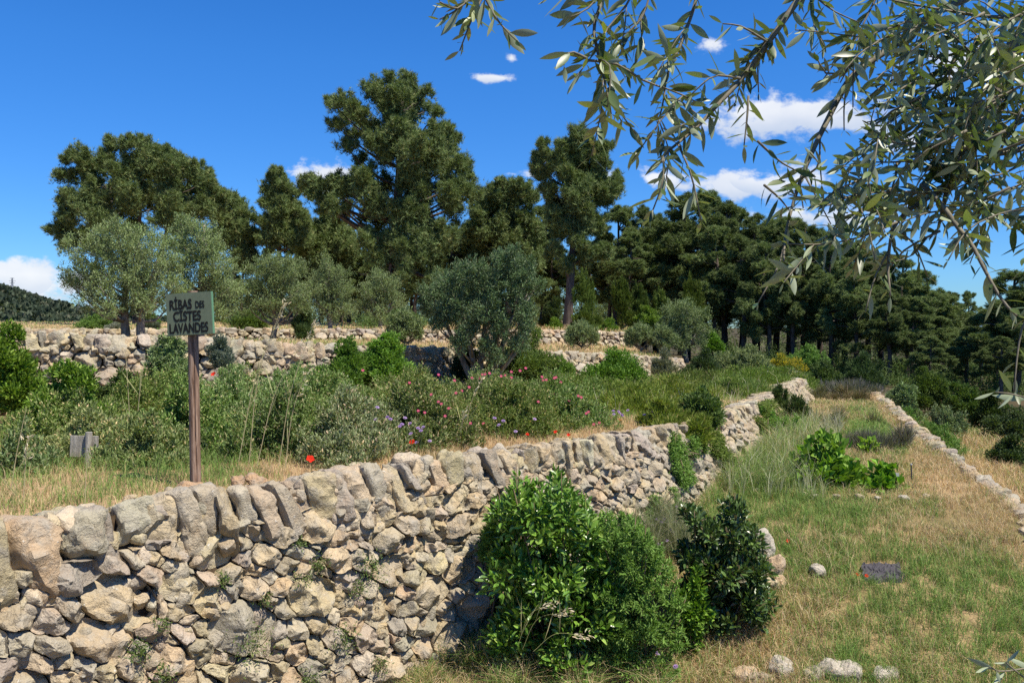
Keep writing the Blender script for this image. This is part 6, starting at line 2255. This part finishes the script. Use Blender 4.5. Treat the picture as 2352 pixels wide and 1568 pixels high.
    T([(2117, 421), (2170, 480), (2200, 522), (2231, 560), (2261, 618), (2301, 688), (2335, 725)], 1.7, 1.5, r0=.006, r1=.002, gap=.02)
    T([(2450, 500), (2352, 480), (2250, 510), (2190, 560)], 1.7, 1.6, sub=3)
    T([(2147, 445), (2060, 440), (1960, 450), (1880, 480)], 1.7, 1.62, sub=3)
    T([(2060, 510), (1990, 540), (1900, 560), (1810, 560)], 1.65, 1.58, sub=2)
    T([(2500, 20), (2300, 40), (2120, 15), (2000, -10)], 1.8, 1.7, r0=.006, sub=6)
    T([(2480, 120), (2300, 150), (2150, 200), (2020, 300)], 1.85, 1.7, r0=.006, sub=8)
    T([(2420, 200), (2330, 230), (2250, 180), (2120, 120), (2050, 140)], 1.8, 1.7, sub=6)
    T([(2352, 120), (2250, 130), (2160, 60), (2080, 50)], 1.75, 1.68, sub=5)
    T([(2400, 330), (2290, 300), (2200, 270), (2120, 290)], 1.75, 1.7, sub=5)
    T([(2300, 60), (2220, 100), (2180, 170), (2190, 240)], 1.75, 1.7, sub=4)
    T([(2352, 240), (2310, 320), (2260, 400), (2200, 430)], 1.75, 1.7, sub=5)
    T([(2030, -40), (1990, 40), (1960, 100), (1930, 90)], 1.72, 1.68, sub=3)
    T([(2178, 355), (2120, 330), (2060, 330), (1990, 290)], 1.7, 1.62, sub=3)
    T([(2060, 372), (2050, 430), (1990, 470), (1960, 500)], 1.7, 1.62, sub=3)
    T([(2400, 20), (2352, 60), (2310, 130), (2320, 200)], 1.8, 1.75, sub=4)
    T([(2460, 640), (2390, 690), (2352, 740), (2335, 830), (2330, 900)], 1.55, 1.5, r0=.0026, gap=.026)
    T([(2500, 880), (2420, 930), (2330, 905), (2285, 900)], 1.5, 1.45, gap=.035)
    for (x, y, dx, dy) in [(2340, 330, -110, 60), (2300, 400, -120, 40), (2330, 430, -100, 70), (2250, 330, -110, 50), (2200, 300, -90, 70), (2120, 180, -90, 60), (2080, 240, -80, 60), (2200, 60, -110, 60), (2330, 40, -90, 80), (2060, 60, -90, 40),
                           (2260, 460, -100, 50), (2180, 480, -110, 30), (2100, 560, -60, 60), (2020, 330, -90, 60), (1960, 420, -80, 50), (2300, 220, -100, 40), (1990, 110, -60, 80), (2150, 110, -80, 60), (2060, 180, -70, 50), (2330, 160, -90, 60), (2240, 260, -90, 50), (2160, 330, -80, 60), (2080, 470, -70, 40)]:
        T([(x + 60, y - 30), (x, y), (x + dx * .5, y + dy * .35), (x + dx, y + dy)], rng.uniform(1.6, 1.85), rng.uniform(1.55, 1.75), r0=.003, sub=1)
    T([(2450, 1500), (2370, 1560), (2340, 1545), (2310, 1520)], 1.5, 1.45, gap=.03)
    T([(2440, 1560), (2352, 1535), (2300, 1542), (2272, 1530)], 1.5, 1.45, r0=.002, gap=.02)
    # boughs above and beyond the frame carry them back to the trunk
    def limb(pts, r0, r1):
        p = smooth_path(np.array(pts, float), 24)
        tube(bm_, p, np.linspace(r0, r1, 24), 8, (.16, .14, .10), wob=.06, rng=rng)
    limb([base + np.array([-.1, 0, 1.9]), (2.3, 1.7, 1.0), (1.5, 1.8, 1.05), (.6, 1.75, 1.0), at(1872, -60, 1.75) + np.array([0, 0, .05])], .045, .012)
    limb([(1.5, 1.8, 1.05), (.6, 1.7, 1.05), at(1390, -60, 1.6), ], .02, .006)
    limb([(.6, 1.7, 1.05), (.2, 1.6, .9), at(1112, -60, 1.52)], .01, .004)
    limb([base + np.array([-.1, 0, 1.6]), (2.3, 1.9, .6), at(2560, 20, 2.0)], .05, .03)
    for q in ((2500, 180, 1.8), (2520, 250, 1.85), (2420, -80, 1.95), (2450, 500, 1.7), (2460, 640, 1.55), (2500, 880, 1.5)):
        limb([base + np.array([-.05, 0, 1.2 + .0004 * (900 - q[1])]), (base + np.array([0, 0, 1.5]) + at(*q)) / 2 + np.array([0, 0, .05]), at(*q)], .02, .008)
    limb([base + np.array([-.05, 0, .4]), (2.2, 1.5, -.9), at(2450, 1500, 1.5)], .012, .005)
    # unseen foliage overhead, outside the frame, added to shade the right-hand branches
    for _ in range(80):
        a = np.array([rng.uniform(.3, 3.6), rng.uniform(.9, 2.4), rng.uniform(1.0, 2.6)])
        if a[0] < 1.75 - .0 * a[2]:
            continue
        d = unit(rng.normal(size=3) + np.array([0, 0, -.1]))
        twig(np.array([a, a + d * .15, a + d * .3 + np.array([0, 0, -.03])]), .004, .0015, .02)
    bm_.build('bough', [M_TWIG], root, True, org=base)
    lm.build('foliage', [M_NEAR], root, True, org=base)
    tm = MB()
    p = smooth_path([base + np.array([0.1, 0, -.3]), base + np.array([.05, .05, .5]), base + np.array([-.05, 0, 1.2]), base + np.array([-.1, 0, 2.0])], 16)
    tube(tm, p, np.linspace(.19, .06, 16), 14, wob=.1, rng=rng)
    tm.build('trunk', [M_OBARK], root, True, org=base)


def near_leaf(mb, rng, P, D, Nn, L, W, cols):
    """lance shaped leaf: 6 rows x 3, folded along the midrib and gently curved"""
    n = len(P)
    if n == 0:
        return
    D = unit(D)
    S = unit(np.cross(D, Nn))
    U = np.cross(S, D)
    L, W = L[:, None], W[:, None]
    bend = rng.normal(.05, .14, (n, 1))
    tw = rng.normal(0, .25, (n, 1))
    prof = [(.08, .10), (.25, .68), (.45, .98), (.65, .92), (.84, .52)]
    st = P + D * L * .0
    rows = [st]
    for t, w in prof:
        c = P + D * L * t - U * L * bend * t * t
        s2 = S + U * tw * t
        e = W * .5 * w
        rows += [c + s2 * e + U * e * .22, c, c - s2 * e + U * e * .22]
    rows.append(P + D * L - U * L * bend)
    V = np.stack(rows, 1)
    k = V.shape[1]
    b = np.arange(n)[:, None] * k
    t3 = [(0, 1, 2), (0, 2, 3), (13, 16, 14), (14, 16, 15)]
    f3 = np.concatenate([b + np.array([t]) for t in t3])
    q = []
    for i in range(4):
        o = 1 + 3 * i
        q += [(o, o + 3, o + 4, o + 1), (o + 1, o + 4, o + 5, o + 2)]
    f4 = np.concatenate([b + np.array([t]) for t in q])
    mb.add(V.reshape(-1, 3), f3, f4, np.repeat(pick_cols(rng, n, cols, .2), k, 0))


build_near_olive()
